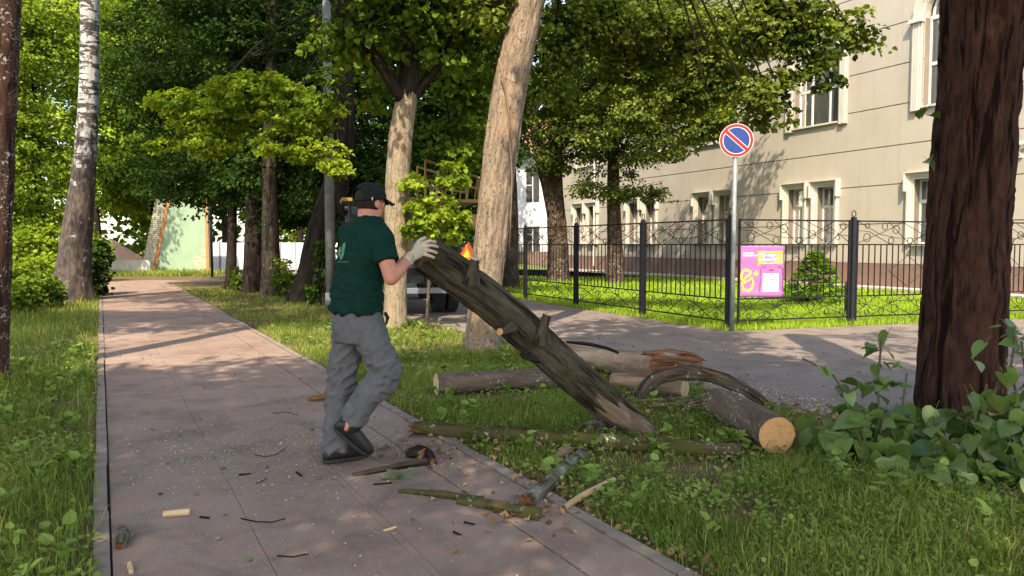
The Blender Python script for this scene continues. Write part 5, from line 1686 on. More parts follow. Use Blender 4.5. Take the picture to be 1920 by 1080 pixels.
log('stick', 'bare beige stick lying half on the grass edge', [gz(1057, 952, .026), gz(1085, 934, .032), gz(1120, 915, .040), gz(1152, 899, .05)], [.015, .019, .019, .014], M['wood_bare'], 16, 36, .003, 30, M['wood_rot'], M['cut_pale'], 25, cat='stick')
log('stick', 'thinner mossy stick with a splintered tip on the path', [gz(748, 921, .020), gz(790, 923, .026), gz(840, 929, .028), gz(905, 938, .028)], [.009, .017, .022, .022], M['bark_moss'], 16, 40, .006, 30, M['wood_rot'], M['wood_rot'], 26, cat='stick')
log('stick', 'thicker mossy stick across the path seam', [gz(862, 939, .03), gz(910, 946, .034), (gz(960, 957, .036)), gz(1012, 965, .036)], [.022, .028, .035, .036], M['bark_moss'], 20, 46, .006, 26, M['wood_raw'], M['wood_rot'], 27, cat='stick', ragged=.02)
bb, _ = log('stick', 'broken brown branch with a torn knob by the man\'s feet', [gz(664, 891, .018), gz(700, 884, .024), gz(745, 875, .027), gz(800, 866, .03)], [.015, .022, .026, .03], M['bark_log'], 18, 40, .005, 26, None, M['wood_rot'], 28, cat='stick', ragged=.02)
part_tube('torn_knob', [gz(806, 866, .03), gz(800, 856, .045), gz(786, 848, .06), gz(768, 850, .05)], [.030, .042, .046, .034], M['bark_dark'], bb, 22, 22, .018, 20, M['wood_rot'], M['wood_rot'], 29, .03, .25)
for k in range(6):
    a0 = gz(790 + rr_.uniform(-8, 12), 838 + rr_.uniform(-4, 26), .07); b0 = a0 + Vector((rr_.uniform(-.02, .11), rr_.uniform(-.05, .05), rr_.uniform(-.03, .04)))
    part_tube('splinter', [a0, (a0 + b0) / 2, b0], [.016, .010, .002], M['wood_rot'] if k % 2 else M['wood_raw'], bb, 6, 6, .003, 40, seed=k)
log('bark_piece', 'piece of red rotten bark on the path behind the man', [gz(577, 748, .03), gz(592, 747, .035), gz(612, 745, .03)], [.01, .035, .03], M['wood_rot'], 12, 14, .012, 26, seed=30, cat='bark')
log('wood_offcut', 'small peeled pale wood offcut lying alone on the path', [gz(306, 964, .03), gz(330, 962, .03), gz(356, 960, .03)], [.017, .0185, .018], M['wood_chip'], 18, 18, .002, 30, M['cut_pale'], M['cut_pale'], 31, cat='wood')
log('wood_offcut', 'tiny pale wood offcut near the bottom left kerb', [gz(243, 1056, .022), gz(244, 1063, .022), gz(246, 1072, .022)], [.009, .011, .010], M['wood_chip'], 12, 8, .002, 30, M['cut_pale'], M['cut_pale'], 32, cat='wood')
log('bark_lump', 'dark lichen-spotted bark lump against the left kerb', [gz(226, 1024, .03), gz(229, 1012, .04), gz(232, 1003, .04), gz(230, 993, .035)], [.018, .026, .022, .024], M['bark_lichen'], 16, 20, .012, 18, M['wood_rot'], M['wood_rot'], 33, .2, cat='bark')
log('wood_offcut', 'short white stick lying on the right half of the path', [gz(719, 995, .02), gz(730, 992, .02), gz(742, 988, .02)], [.006, .007, .006], M['wood_chip'], 10, 8, .001, 30, seed=34, cat='wood')
# thin twigs
tw = [([(478, 853), (500, 856), (520, 851), (533, 842)], 'thin curved twig on the path left of the man\'s feet'), ([(452, 972), (480, 978), (510, 979), (535, 972)], 'thin forked twig below the pale offcut'),
      ([(520, 1042), (550, 1044), (578, 1038)], 'straight dark twig near the bottom of the path'), ([(512, 775), (535, 772), (560, 778)], 'dark twig behind the man on the path'), ([(556, 885), (566, 893)], 'short black twig in front of the man\'s shoe'),
      ([(375, 969), (392, 971)], 'tiny dark twig right of the pale offcut'), ([(480, 906), (492, 902), (500, 896)], 'curled brown bark twig in the middle of the path'), ([(870, 979), (890, 983)], 'short mossy twig below the mossy sticks'), ([(850, 997), (864, 1003)], 'short dark twig near the path seam'),
      ([(296, 927), (305, 925)], 'short grey twig on the left half of the path'), ([(700, 908), (735, 905)], 'thin twig lying by the green leaf sprig'), ([(448, 890), (470, 888)], 'pale thin chip twig in the sawdust')]
for k, (q, lab) in enumerate(tw):
    mb = MB(); w = .0038 if len(q) > 2 else .006
    mb.pipe([gz(x, y, .022) for x, y in q], [w * (1 - .4 * j / len(q)) for j in range(len(q))], 6)
    o = mb.obj('twig', M['bark_dark'] if k % 3 else M['bark_mid'], None, True); tag(o, lab, 'twig', 'twigs on the path')
# heap of twigs between the logs
hp = [([(1165, 742), (1230, 735), (1330, 760)], .018), ([(1190, 752), (1260, 748), (1345, 738)], .014), ([(1215, 762), (1270, 757), (1318, 745)], .017), ([(1230, 735), (1240, 755), (1232, 775)], .012), ([(1280, 770), (1300, 752), (1352, 745)], .02), ([(1245, 745), (1290, 762), (1340, 770)], .012), ([(1060, 738), (1120, 730), (1180, 738)], .015), ([(1160, 700), (1200, 716), (1240, 728)], .022)]
names_ = ['longest brown', 'upper grey', 'lower brown', 'upright', 'thick reddish', 'crossing pale', 'leftmost', 'sloping bark-covered']
for k, (q, w) in enumerate(hp):
    mb = MB(); mb.pipe([gz(x, y, .03 + .02 * (k % 3)) for x, y in q], [w * .8, w, w * .5], 8)
    me_ = mb.mesh('twig', True)
    at = me_.attributes.new('bk', 'FLOAT_VECTOR', 'POINT'); at.data.foreach_set('vector', np.array(mb.v, dtype=np.float32).ravel())
    o = link('twig', me_, None, [M['bark_mid'], M['wood_raw'], M['bark_smooth']][k % 3]); tag(o, names_[k] + ' twig in the heap under the arched branch', 'twig', 'twig heap between the logs')
log('stick', 'thin dark branch lying on top of the peeled log', [P(1062, 641, 7.7), P(1100, 645, 7.7), P(1135, 652, 7.7), P(1160, 662, 7.7)], [.012, .018, .016, .012], M['bark_dark'], 10, 24, .004, 26, seed=40, cat='stick')

# ------------------------------------------------------------------ leaf meshes for the shoots
def big_leaf(seed):
    rr = random.Random(seed)
    out = [(0, 0), (-.10, .25), (0.0, .43), (.20, .50), (.42, .45), (.62, .33), (.82, .15), (1.0, 0)]
    vs = []; mids = []
    curl = rr.uniform(.10, .28); fold = rr.uniform(.12, .32)
    for (x, w) in out:
        z = -curl * x * x
        vs.append((x, w, z + fold * w)); 
    nO = len(out)
    vs2 = [(x, -w, -curl * x * x + fold * w + rr.uniform(-.02, .02)) for (x, w) in out]
    mid = [(max(x, 0), 0, -curl * x * x) for (x, w) in out]
    v = vs + mid + vs2
    fs = []
    for k in range(nO - 1):
        fs.append((k, nO + k, nO + k + 1, k + 1)); fs.append((2 * nO + k, 2 * nO + k + 1, nO + k + 1, nO + k))
    mb = MB(); mb.add(v, fs)
    mb.pipe([(-.45, 0, .02), (-.2, 0, .03), (0.02, 0, .005)], .012, 4)
    me = mb.mesh('leaf', True)
    at = me.attributes.new('tint', 'FLOAT', 'POINT')
    at.data.foreach_set('value', [rr.uniform(.1, .95)] * len(me.vertices))
    bm = bmesh.new(); bm.from_mesh(me); bmesh.ops.remove_doubles(bm, verts=bm.verts, dist=1e-5); bm.to_mesh(me); bm.free()
    me.materials.append(M['leaf_bush'])
    return me


LEAVES = [big_leaf(k) for k in range(10)]
RED = leaf_mat('leaf_reddish', (0.10, 0.035, 0.02), (0.20, 0.09, 0.05), .3)
LRED = big_leaf(50); LRED.materials.clear(); LRED.materials.append(RED)


def put_leaf(root, p, size, rr, me=None, face=None):
    o = bpy.data.objects.new('leaf', me or rr.choice(LEAVES))
    COL.objects.link(o)
    o.parent = root
    o.matrix_parent_inverse = parent_matrix(root).inverted()
    o.location = p
    o.scale = (size, size * rr.uniform(.85, 1.1), size)
    o.rotation_euler = (rr.uniform(-.8, .8), rr.uniform(-.1, 1.15), rr.uniform(0, 6.28))
    return o


def shoots(name, label, stems, clusters, seed, group):
    rr = random.Random(seed)
    base = stems[0][0]
    root = empty(name, Vector((base.x, base.y, 0))); tag(root, label, 'shrub', group)
    for q in stems:
        mb = MB(); n = len(q)
        mb.pipe(q, [.008 * (1 - .6 * k / n) + .002 for k in range(n)], 6)
        o = mb.obj('stem', M['bark_smooth'], root, True)
    for (c, (rx, ry, rz), n, s0, s1) in clusters:
        for k in range(n):
            u_ = Vector((rr.gauss(0, .5), rr.gauss(0, .5), rr.gauss(0, .5)))
            p = Vector((c.x + u_.x * rx, c.y + u_.y * ry, max(.04, c.z + u_.z * rz)))
            put_leaf(root, p, rr.uniform(s0, s1), rr, LRED if rr.random() < .02 else None)
    # leaves along the stems
    for q in stems:
        for k in range(1, len(q)):
            for j in range(2):
                t = rr.random()
                p = q[k - 1].lerp(q[k], t)
                put_leaf(root, p + Vector((rr.uniform(-.03, .03), rr.uniform(-.03, .03), 0)), rr.uniform(.07, .12), rr)
    return root


gsh = 'linden shoots around the right trunk'
shoots('linden_shoots', 'upright leafy shoots left of the thick right trunk',
       [[G(1652, 880), P(1650, 790, 5.0), P(1645, 720, 5.0), P(1652, 650, 5.0), P(1658, 618, 5.0)], [G(1640, 880), P(1600, 760, 5.0), P(1560, 700, 5.0), P(1505, 672, 4.95)],
        [G(1650, 880), P(1690, 780, 5.2), P(1700, 700, 5.2)], [G(1640, 885), P(1570, 790, 5.1), P(1500, 765, 5.1), P(1445, 760, 5.1)]],
       [(P(1600, 790, 5.1), (.36, .3, .15), 26, .12, .19), (P(1650, 730, 5.0), (.16, .2, .2), 15, .08, .13), (P(1560, 830, 5.0), (.28, .3, .14), 16, .11, .16), (P(1660, 830, 4.9), (.3, .3, .2), 26, .14, .22), (P(1640, 880, 4.75), (.4, .25, .1), 18, .08, .13), (P(1655, 655, 5.0), (.08, .1, .14), 8, .07, .12)], 1, gsh)
shoots('linden_shoots', 'dense broad-leaved shoots in front of the thick right trunk',
       [[G(1760, 900), P(1765, 830, 4.8), P(1750, 780, 4.8)], [G(1830, 900), P(1835, 800, 4.9), P(1850, 720, 4.9)]],
       [(P(1760, 820, 4.75), (.34, .3, .2), 48, .10, .165), (P(1850, 810, 4.7), (.34, .3, .2), 48, .10, .165), (P(1800, 890, 4.5), (.35, .25, .14), 34, .09, .15), (P(1730, 880, 4.6), (.25, .25, .14), 16, .09, .15)], 2, gsh)
shoots('linden_shoots', 'leafy shoots at the right edge of the picture beside the trunk',
       [[G(1925, 920), P(1918, 800, 4.8), P(1895, 690, 4.8), P(1905, 630, 4.8), P(1880, 600, 4.85)], [G(1935, 920), P(1930, 760, 4.9), P(1915, 640, 4.9)]],
       [(P(1920, 800, 4.6), (.28, .3, .24), 46, .10, .165), (P(1905, 700, 4.8), (.16, .2, .2), 12, .08, .13), (P(1910, 630, 4.9), (.12, .2, .1), 6, .07, .12), (P(1900, 890, 4.4), (.3, .25, .14), 20, .10, .16)], 3, gsh)
# sprig of green leaves by the broken branch
sp0 = gz(745, 886, .03)
spr = empty('leaf_sprig', Vector((sp0.x, sp0.y, .016))); tag(spr, 'pale green leaf sprig dropped beside the broken branch', 'leaves')
rr = random.Random(8)
gm = M['green_scrap']
LG = big_leaf(60); LG.materials.clear(); LG.materials.append(gm)
for k in range(8):
    o = put_leaf(spr, gz(742 + rr.uniform(-28, 30), 887 + rr.uniform(-8, 9), .03 + .012 * (k % 3)), rr.uniform(.05, .085), rr, LG)
    o.rotation_euler = (rr.uniform(-.3, .3), rr.uniform(-.2, .4), rr.uniform(0, 6.28))
# two leaves growing from the side of the thick trunk
eps = empty('trunk_shoot', P(1740, 205, 6.1)); tag(eps, 'few leaves sprouting from the left side of the thick right trunk', 'leaves')
for (x, y) in ((1730, 205), (1745, 215), (1741, 203), (1738, 300), (1743, 298)):
    put_leaf(eps, P(x, y, 6.05), .11, rr)
# ------------------------------------------------------------------ the man lifting the log
M['shirt'] = simple('shirt_dark_green', (0.005, 0.026, 0.019), 0.85, 0, 0.15, 30, 0.25, 0.04)
M['trousers'] = simple('trousers_grey', (0.100, 0.098, 0.104), 0.85, 0, 0.12, 25, 0.25, 0.04)
M['skin'] = simple('skin', (0.45, 0.185, 0.118), 0.5, 0, 0.10, 14, 0.1, 0.4)
M['hair'] = simple('hair_brown', (0.022, 0.014, 0.010), 0.8, 0, 0.3, 90, 0.6, 0.2)
M['cap'] = simple('cap_cloth', (0.014, 0.018, 0.016), 0.85, 0, 0.2, 30, 0.2, 0.05)
M['glove'] = simple('glove_knit', (0.46, 0.39, 0.29), 0.9, 0, 0.15, 60, 0.5, 0.2)
M['shoe'] = simple('shoe_black', (0.012, 0.012, 0.012), 0.5, 0, 0.2, 30, 0.1, 0.4)
M['sole'] = simple('shoe_sole', (0.022, 0.022, 0.02), 0.8, 0, 0.2, 30)
M['logo'] = simple('shirt_print', (0.045, 0.20, 0.075), 0.7, 0, 0.1, 30)
M['logo_grey'] = simple('shirt_print_grey', (0.05, 0.075, 0.07), 0.7, 0, 0.1, 30)
M['buckle'] = simple('buckle', (0.25, 0.24, 0.2), 0.35, 0.6, 0.1, 10)

FOOT = G(632, 872)
MY = FOOT.y
Q = lambda x, y, d=0.0: P(x, y, MY + d)
man = empty('person', Vector((FOOT.x, FOOT.y, 0)))
tag(man, 'man in cap, green T-shirt, grey trousers and gloves lifting the slanting log', 'person')
AT, AH = R(40), R(50)
fT = Vector((math.cos(AT), math.sin(AT), 0)); rT = Vector((math.sin(AT), -math.cos(AT), 0))
ZU = Vector((0, 0, 1))


def loft(mb, rings, n=24, power=2.0):
    """rings (centre, half-axis vector u, half-axis vector v)"""
    vs = []
    for (c, u_, v_) in rings:
        for k in range(n):
            t = 2 * math.pi * k / n
            ca, sa = math.cos(t), math.sin(t)
            if power != 2.0:
                ca = math.copysign(abs(ca) ** (2 / power), ca); sa = math.copysign(abs(sa) ** (2 / power), sa)
            vs.append(c + u_ * ca + v_ * sa)
    K = len(rings)
    fs = [(i * n + k, i * n + (k + 1) % n, (i + 1) * n + (k + 1) % n, (i + 1) * n + k) for i in range(K - 1) for k in range(n)]
    fs += [tuple(range(n - 1, -1, -1)), tuple(range((K - 1) * n, K * n))]
    return mb.add(vs, fs)


def limb(mb, pts, rad, n=18, ends=(0, -1)):
    """smooth tapered limb through pts"""
    c, r, s = spline(pts, rad, max(8, len(pts) * 5))
    T, N_, B_ = frames(c)
    rings = []
    for k in range(len(c)):
        u_, v_ = Vector(N_[k]), Vector(B_[k])
        rings.append((Vector(c[k]), u_ * r[k], v_ * r[k]))
    loft(mb, rings, n)
    for e in ends:
        ball(mb, Vector(c[e]), (r[e] * .98,) * 3)
    return mb


def ball(mb, c, rad, Mx=None, nu=16, nv=10):
    vs = []; fs = []
    for i in range(nv + 1):
        t = math.pi * i / nv
        for k in range(nu):
            a = 2 * math.pi * k / nu
            p = Vector((rad[0] * math.sin(t) * math.cos(a), rad[1] * math.sin(t) * math.sin(a), rad[2] * math.cos(t)))
            vs.append((Mx @ (Vector(c) + p)) if Mx is not None else Vector(c) + p)
    for i in range(nv):
        for k in range(nu): fs.append((i * nu + k, (i + 1) * nu + k, (i + 1) * nu + (k + 1) % nu, i * nu + (k + 1) % nu))
    return mb.add(vs, fs)


def remesh(name, mb, voxel, it, mat, parent, disp=None):
    o = link(name, mb.mesh(name), None, None)
    md = o.modifiers.new('r', 'REMESH'); md.mode = 'VOXEL'; md.voxel_size = voxel
    sm = o.modifiers.new('s', 'SMOOTH'); sm.iterations = it; sm.factor = .5
    dg = bpy.context.evaluated_depsgraph_get()
    me = bpy.data.meshes.new_from_object(o.evaluated_get(dg))
    bpy.data.objects.remove(o)
    if disp is not None:
        n = len(me.vertices)
        co = np.zeros(n * 3, dtype=np.float32); me.vertices.foreach_get('co', co); co = co.reshape(-1, 3)
        no = np.zeros(n * 3, dtype=np.float32); me.vertex_normals.foreach_get('vector', no); no = no.reshape(-1, 3)
        co = co + no * disp(co)[:, None]
        me.vertices.foreach_set('co', co.astype(np.float32).ravel())
    me.polygons.foreach_set('use_smooth', [True] * len(me.polygons))
    me.update()
    me.name = name
    return link(name, me, parent, mat)


# joints
NECK = Q(692, 408); HEAD = Q(694, 381)
SHR = Q(714, 446, -.13); ELR = Q(733, 522, -.20); WRR = Q(768, 483, -.03)
SHL = Q(654, 442, .14); ELL = Q(712, 515, .34); WRL = Q(772, 486, .36)
HIR = Q(694, 622, -.06); KNR = Q(724, 697, -.08); ANR = Q(652, 800, -.07)
HIL = Q(652, 622, .08); KNL = Q(638, 738, .07); ANL = Q(627, 850, .03)

HM = Matrix.Translation(HEAD) @ Matrix.Rotation(AH, 4, 'Z') @ Matrix.Rotation(R(4), 4, 'Y')
mb = MB()
ball(mb, (-.008, 0, .022), (.097, .075, .092), HM, 24, 16)
ball(mb, (.030, 0, -.045), (.058, .056, .075), HM, 20, 14)
ball(mb, (.068, 0, -.098), (.024, .027, .021), HM)
ball(mb, (.092, 0, -.018), (.020, .013, .024), HM); ball(mb, (.104, 0, -.032), (.014, .015, .012), HM)
ball(mb, (.080, 0, .022), (.014, .045, .012), HM)
ball(mb, (.084, 0, -.062), (.013, .024, .010), HM)
for s_ in (-1, 1):
    ball(mb, (-.004, s_ * .080, -.008), (.019, .010, .031), HM)
    ball(mb, (.055, s_ * .045, -.015), (.022, .018, .018), HM)
limb(mb, [HM @ Vector((-.018, 0, -.05)), (HM @ Vector((-.03, 0, -.10)) + NECK) / 2, NECK, Q(688, 425)], [.060, .062, .068, .080])
loft(mb, [(Q(688, 418), rT * .10, fT * .07), (Q(684, 432), rT * .17, fT * .095), (Q(680, 470), rT * .18, fT * .115), (Q(672, 530), rT * .165, fT * .115), (Q(669, 600), rT * .165, fT * .12)])
limb(mb, [SHR, SHR.lerp(ELR, .5), ELR], [.058, .052, .044]); limb(mb, [ELR, ELR.lerp(WRR, .35), WRR], [.045, .046, .030])
limb(mb, [SHL, SHL.lerp(ELL, .5), ELL], [.058, .050, .042]); limb(mb, [ELL, ELL.lerp(WRL, .35), WRL], [.043, .044, .030])
limb(mb, [HIR, KNR, ANR], [.085, .06, .04]); limb(mb, [HIL, KNL, ANL], [.085, .06, .04])
remesh('body', mb, .0065, 3, M['skin'], man)
# eyes
for s_ in (-1, 1):
    eb = MB(); ball(eb, (.081, s_ * .031, .004), (.011, .012, .010), HM, 10, 8); eb.obj('eye', M['b_white'], man, True)
# hair: short, visible under the cap
mb = MB()
vs = []; fs = []; na, ne = 28, 10
for i in range(ne + 1):
    el = R(-42 + 102 * i / ne)
    for k in range(na + 1):
        az = R(180 - 108 + 216 * k / na)
        low = -32 + 92 * i / ne
        v = Vector((-.008 + .101 * math.cos(el) * math.cos(az), .0785 * math.cos(el) * math.sin(az), .022 + .096 * math.sin(el)))
        vs.append(HM @ v)
for i in range(ne):
    for k in range(na): fs.append((i * (na + 1) + k, i * (na + 1) + k + 1, (i + 1) * (na + 1) + k + 1, (i + 1) * (na + 1) + k))
mb.add(vs, fs); ho_ = mb.obj('hair', M['hair'], man, True)
# cap
cap = MB(); na, ne = 48, 14
CC = Vector((-.006, 0, .030)); CR = (.110, .091, .103)
vs = []; fs = []
for i in range(ne + 1):
    for k in range(na):
        az = 2 * math.pi * k / na
        el0 = -6 - 10 * math.cos(az - math.pi) if True else 0
        el = R(el0 + (90 - el0) * i / ne)
        b_ = 1 + .02 * (math.cos(az * 6) > .96) * 0
        sq = 1.0 if math.sin(el) < .8 else 1 - .05 * (math.sin(el) - .8) / .2
        vs.append(HM @ (CC + Vector((CR[0] * math.cos(el) * math.cos(az), CR[1] * math.cos(el) * math.sin(az), CR[2] * math.sin(el) * sq))))
for i in range(ne):
    for k in range(na):
        az = (360 * (k + .5) / na + 180) % 360 - 180
        da = 180 - abs(az)
        if da < 40 * math.sqrt(max(0, 1 - ((i - .5) / 5.6) ** 2)) and 1 <= i < 6: continue
        fs.append((i * na + k, i * na + (k + 1) % na, (i + 1) * na + (k + 1) % na, (i + 1) * na + k))
cap.add(vs, fs); co = cap.obj('cap', M['cap'], man, True); sm = co.modifiers.new('t', 'SOLIDIFY'); sm.thickness = .004; sm.offset = 1
mb = MB(); vs = []; fs = []; nx_, ny_ = 16, 8
for j in range(ny_ + 1):
    for i in range(nx_ + 1):
        a = R(-62 + 124 * i / nx_); q = j / ny_
        base = CC + Vector((CR[0] * .99 * math.cos(a), CR[1] * .99 * math.sin(a), CR[2] * .02))
        out = Vector((.080 * math.cos(a) ** .6, .010 * math.sin(a), 0)) * q
        drop = -.020 * q - .030 * (math.sin(a) ** 2) * q
        vs.append(HM @ (base + out + Vector((0, 0, drop))))
for j in range(ny_):
    for i in range(nx_): fs.append((j * (nx_ + 1) + i, j * (nx_ + 1) + i + 1, (j + 1) * (nx_ + 1) + i + 1, (j + 1) * (nx_ + 1) + i))
mb.add(vs, fs); vo = mb.obj('visor', M['cap'], co, True); sm = vo.modifiers.new('t', 'SOLIDIFY'); sm.thickness = .005
bk_ = HM @ Matrix.Translation((-.055, -.086, .018)) @ Matrix.Rotation(R(52), 4, 'Z')
mb = MB(); mb.box((-.016, -.004, -.009), (.016, .004, .009), bk_); mb.obj('buckle', M['buckle'], co)
mb = MB(); ball(mb, CC + Vector((0, 0, CR[2] * .955)), (.008, .008, .005), HM, 10, 6); mb.obj('button', M['cap'], co, True)

# T-shirt
mb = MB()
loft(mb, [(Q(692, 404), rT * .072, fT * .070), (Q(690, 411), rT * .115, fT * .085), (Q(687, 422), rT * .175, fT * .105), (Q(684, 440), rT * .198, fT * .124), (Q(681, 465), rT * .20, fT * .136), (Q(676, 495), rT * .192, fT * .141),
          (Q(671, 525), rT * .184, fT * .140), (Q(669, 560), rT * .186, fT * .144), (Q(668, 584), rT * .192, fT * .150)], 32, 2.3)
limb(mb, [SHR.lerp(Q(690, 440), .35), SHR, SHR.lerp(ELR, .35), SHR.lerp(ELR, .60)], [.085, .082, .078, .079], 24, (0,))
limb(mb, [SHL.lerp(Q(690, 440), .35), SHL, SHL.lerp(ELL, .35), SHL.lerp(ELL, .60)], [.085, .082, .078, .076])


def shirt_fold(co):
    w = np.stack([co[:, 0] * 5 + co[:, 2] * 3.5, co[:, 1] * 5, co[:, 2] * 7 - co[:, 0] * 5], -1)
    d = fbm(w + 3, 3) - .5
    w2 = np.stack([co[:, 0] * 8 - co[:, 2] * 10, co[:, 1] * 8, co[:, 2] * 16 + co[:, 0] * 12], -1)
    rid = (1 - np.abs(2 * fbm(w2, 2) - 1)) ** 4
    low = np.clip((1.35 - co[:, 2]) / .4, .15, 1)
    return d * .030 + rid * .030 * low - .006


shirt = remesh('t_shirt', mb, .008, 5, M['shirt'], man, shirt_fold)
# trousers
mb = MB()
loft(mb, [(Q(669, 566), rT * .172, fT * .128), (Q(668, 590), rT * .182, fT * .140), (Q(670, 615), rT * .188, fT * .148), (Q(672, 640), rT * .175, fT * .135)], 28)
limb(mb, [Q(690, 610, -.06), Q(703, 650, -.08), KNR, KNR.lerp(ANR, .45), KNR.lerp(ANR, .75), KNR.lerp(ANR, .90)], [.106, .099, .082, .076, .074, .076], 24, (0,))
limb(mb, [Q(654, 610, .07), Q(649, 660, .08), KNL, KNL.lerp(ANL, .5), KNL.lerp(ANL, .8), Q(629, 846, .03)], [.106, .099, .085, .080, .079, .080], 24, (0,))


def trouser_fold(co):
    w = np.stack([co[:, 0] * 6, co[:, 1] * 6, co[:, 2] * 9 + co[:, 0] * 4], -1)
    d = fbm(w + 9, 3) - .5
    w2 = np.stack([co[:, 0] * 7 + co[:, 2] * 8, co[:, 1] * 7, co[:, 2] * 15 - co[:, 0] * 13], -1)
    rid = (1 - np.abs(2 * fbm(w2 + 5, 2) - 1)) ** 4
    knee = np.exp(-((co[:, 2] - .52) / .16) ** 2) + np.exp(-((co[:, 2] - .15) / .12) ** 2) + .35
    return d * .012 + rid * .026 * np.clip(knee, 0, 1) - .002


trou = remesh('trousers', mb, .009, 4, M['trousers'], man, trouser_fold)
# pocket edge
mb = MB(); mb.pipe([Q(722, 586, -.12), Q(727, 596, -.13), Q(724, 608, -.14)], [.010, .012, .006], 8); mb.obj('pocket_edge', M['cap'], man, True)


# shoes
def shoe(Mx):
    secs = [(0.0, .026, .050, .004), (.02, .034, .072, .0), (.07, .038, .080, .0), (.12, .040, .078, .0), (.17, .044, .066, .0), (.22, .046, .052, .0), (.26, .041, .042, .002), (.285, .030, .034, .004), (.297, .014, .022, .008)]
    mb = MB(); rings = []
    for (x, w, h, b0) in secs:
        rings.append((Mx @ Vector((x, 0, (h + b0) / 2)), (Mx.to_3x3() @ Vector((0, w, 0))), (Mx.to_3x3() @ Vector((0, 0, (h - b0) / 2 + .004)))))
    loft(mb, rings, 20, 2.6)
    so = mb.obj('shoe', M['shoe'], man, True)
    mb = MB(); rings = []
    for (x, w, h, b0) in secs:
        zz = -.010 + (b0 * .6)
        rings.append((Mx @ Vector((x * 1.015 - .003, 0, zz)), Mx.to_3x3() @ Vector((0, w * 1.08 + .002, 0)), Mx.to_3x3() @ Vector((0, 0, .013 if x < .09 else .010))))
    loft(mb, rings, 20, 3.5)
    mb.obj('sole', M['sole'], so, True)
    return so


hl = G(606, 876)
shoe(Matrix.Translation((hl.x, hl.y + .02, .040)) @ Matrix.Rotation(R(34), 4, 'Z'))
h0 = Q(629, 797, -.07); t0 = Q(684, 841, -.02)
dx = (t0 - h0).normalized(); up = Vector((.55, -.25, .70)); dy = up.cross(dx).normalized(); dz = dx.cross(dy)
shoe(Matrix(((dx.x, dy.x, dz.x, h0.x), (dx.y, dy.y, dz.y, h0.y), (dx.z, dy.z, dz.z, h0.z), (0, 0, 0, 1))))


sk = MB(); limb(sk, [KNR.lerp(ANR, .82), h0 + dx * .085 + dz * .085, h0 + dx * .085 + dz * .03], [.050, .046, .040], 16); sk.obj('sock', M['shoe'], man, True)


# gloves
def glove(name, wr, knuckles, tips, thumb, el, rad=.0115):
    mb = MB()
    ka, kb = Vector(knuckles[0]), Vector(knuckles[-1])
    across = (kb - ka); wdt = across.length
    ax = across.normalized()
    mid = (ka + kb) / 2
    d = (mid - wr); L = d.length; dn = d.normalized()
    nn = dn.cross(ax).normalized()
    cuff0 = wr - (wr - el).normalized() * .035 * -1
    back = (el - wr).normalized()
    axw = (ax - back * ax.dot(back)).normalized(); nw = back.cross(axw).normalized()
    loft(mb, [(wr + back * .055, axw * .040, nw * .036), (wr + back * .02, axw * .039, nw * .034), (wr, axw * .038, nw * .030), (wr + d * .3, ax * .040, nn * .025), (wr + d * .65, ax * (wdt / 2 + .012), nn * .021), (mid, ax * (wdt / 2 + .013), nn * .016)], 20, 2.4)
    for k, (kn, ts) in enumerate(zip(knuckles, tips)):
        kn = Vector(kn)
        limb(mb, [kn - dn * .025, kn] + list(ts), [rad * 1.05, rad * 1.05] + [rad * (1 - .12 * j) for j in range(len(ts))], 12)
    limb(mb, thumb, [.020, .016, .0125, .011][:len(thumb)], 12)
    o = remesh(name, mb, .0036, 2, M['glove'], man)
    rb = MB()
    for j in range(4):
        c = wr + back * (.012 + .012 * j)
        rb.pipe([c + axw * .0405 * math.cos(t) + nw * .0365 * math.sin(t) for t in [2 * math.pi * q / 20 for q in range(20)]], .003, 5, True)
    ro = rb.obj('cuff_rib', M['glove'], o, True); ro['kind'] = 'stuff'
    return o


dk, dt = .035, .075
glove('glove', WRR, [Q(793, 457, dk), Q(796, 463, dk), Q(795, 470, dk), Q(792, 477, dk - .005)],
      [[Q(804, 452, dk + .012), Q(816, 454, dt + .02)], [Q(808, 460, dk + .008), Q(820, 463, dt + .01)], [Q(807, 470, dk + .005), Q(818, 474, dt)], [Q(803, 479, dk), Q(813, 483, dt - .01)]],
      [Q(777, 470, .0), Q(782, 458, .015), Q(788, 450, .03), Q(796, 446, .05)], ELR)
glove('glove', WRL, [Q(790, 462, .385), Q(793, 468, .39), Q(794, 476, .395), Q(792, 484, .395)],
      [[Q(803, 460, .37), Q(814, 464, .33)], [Q(806, 469, .38), Q(818, 474, .35)], [Q(806, 479, .385), Q(817, 485, .36)], [Q(803, 488, .385), Q(812, 493, .37)]],
      [Q(778, 474, .36), Q(784, 462, .34), Q(790, 452, .30)], ELL)

# print on the back of the shirt
from mathutils.bvhtree import BVHTree
bm = bmesh.new(); bm.from_mesh(shirt.data); BV = BVHTree.FromBMesh(bm); bm.free()


def on_shirt(x, y):
    d = ray(x, y).normalized()
    hit, nrm_, _, _ = BV.ray_cast(Vector((0, 0, CAM_H)), d)
    return None if hit is None else hit + nrm_ * .0025


def print_strip(rows, mat):
    """rows of (x0, x1, y) in picture places on the back; wrapped on the cloth"""
    mb = MB(); vs = []; ok = True
    for (x0, x1, y) in rows:
        for t in (0, .5, 1):
            p = on_shirt(x0 + (x1 - x0) * t, y)
            if p is None: return
            vs.append(p)
    fs = [(3 * i + k, 3 * i + k + 1, 3 * i + 4 + k, 3 * i + 3 + k) for i in range(len(rows) - 1) for k in range(2)]
    mb.add(vs, fs)
    mb.obj('print', mat, shirt)


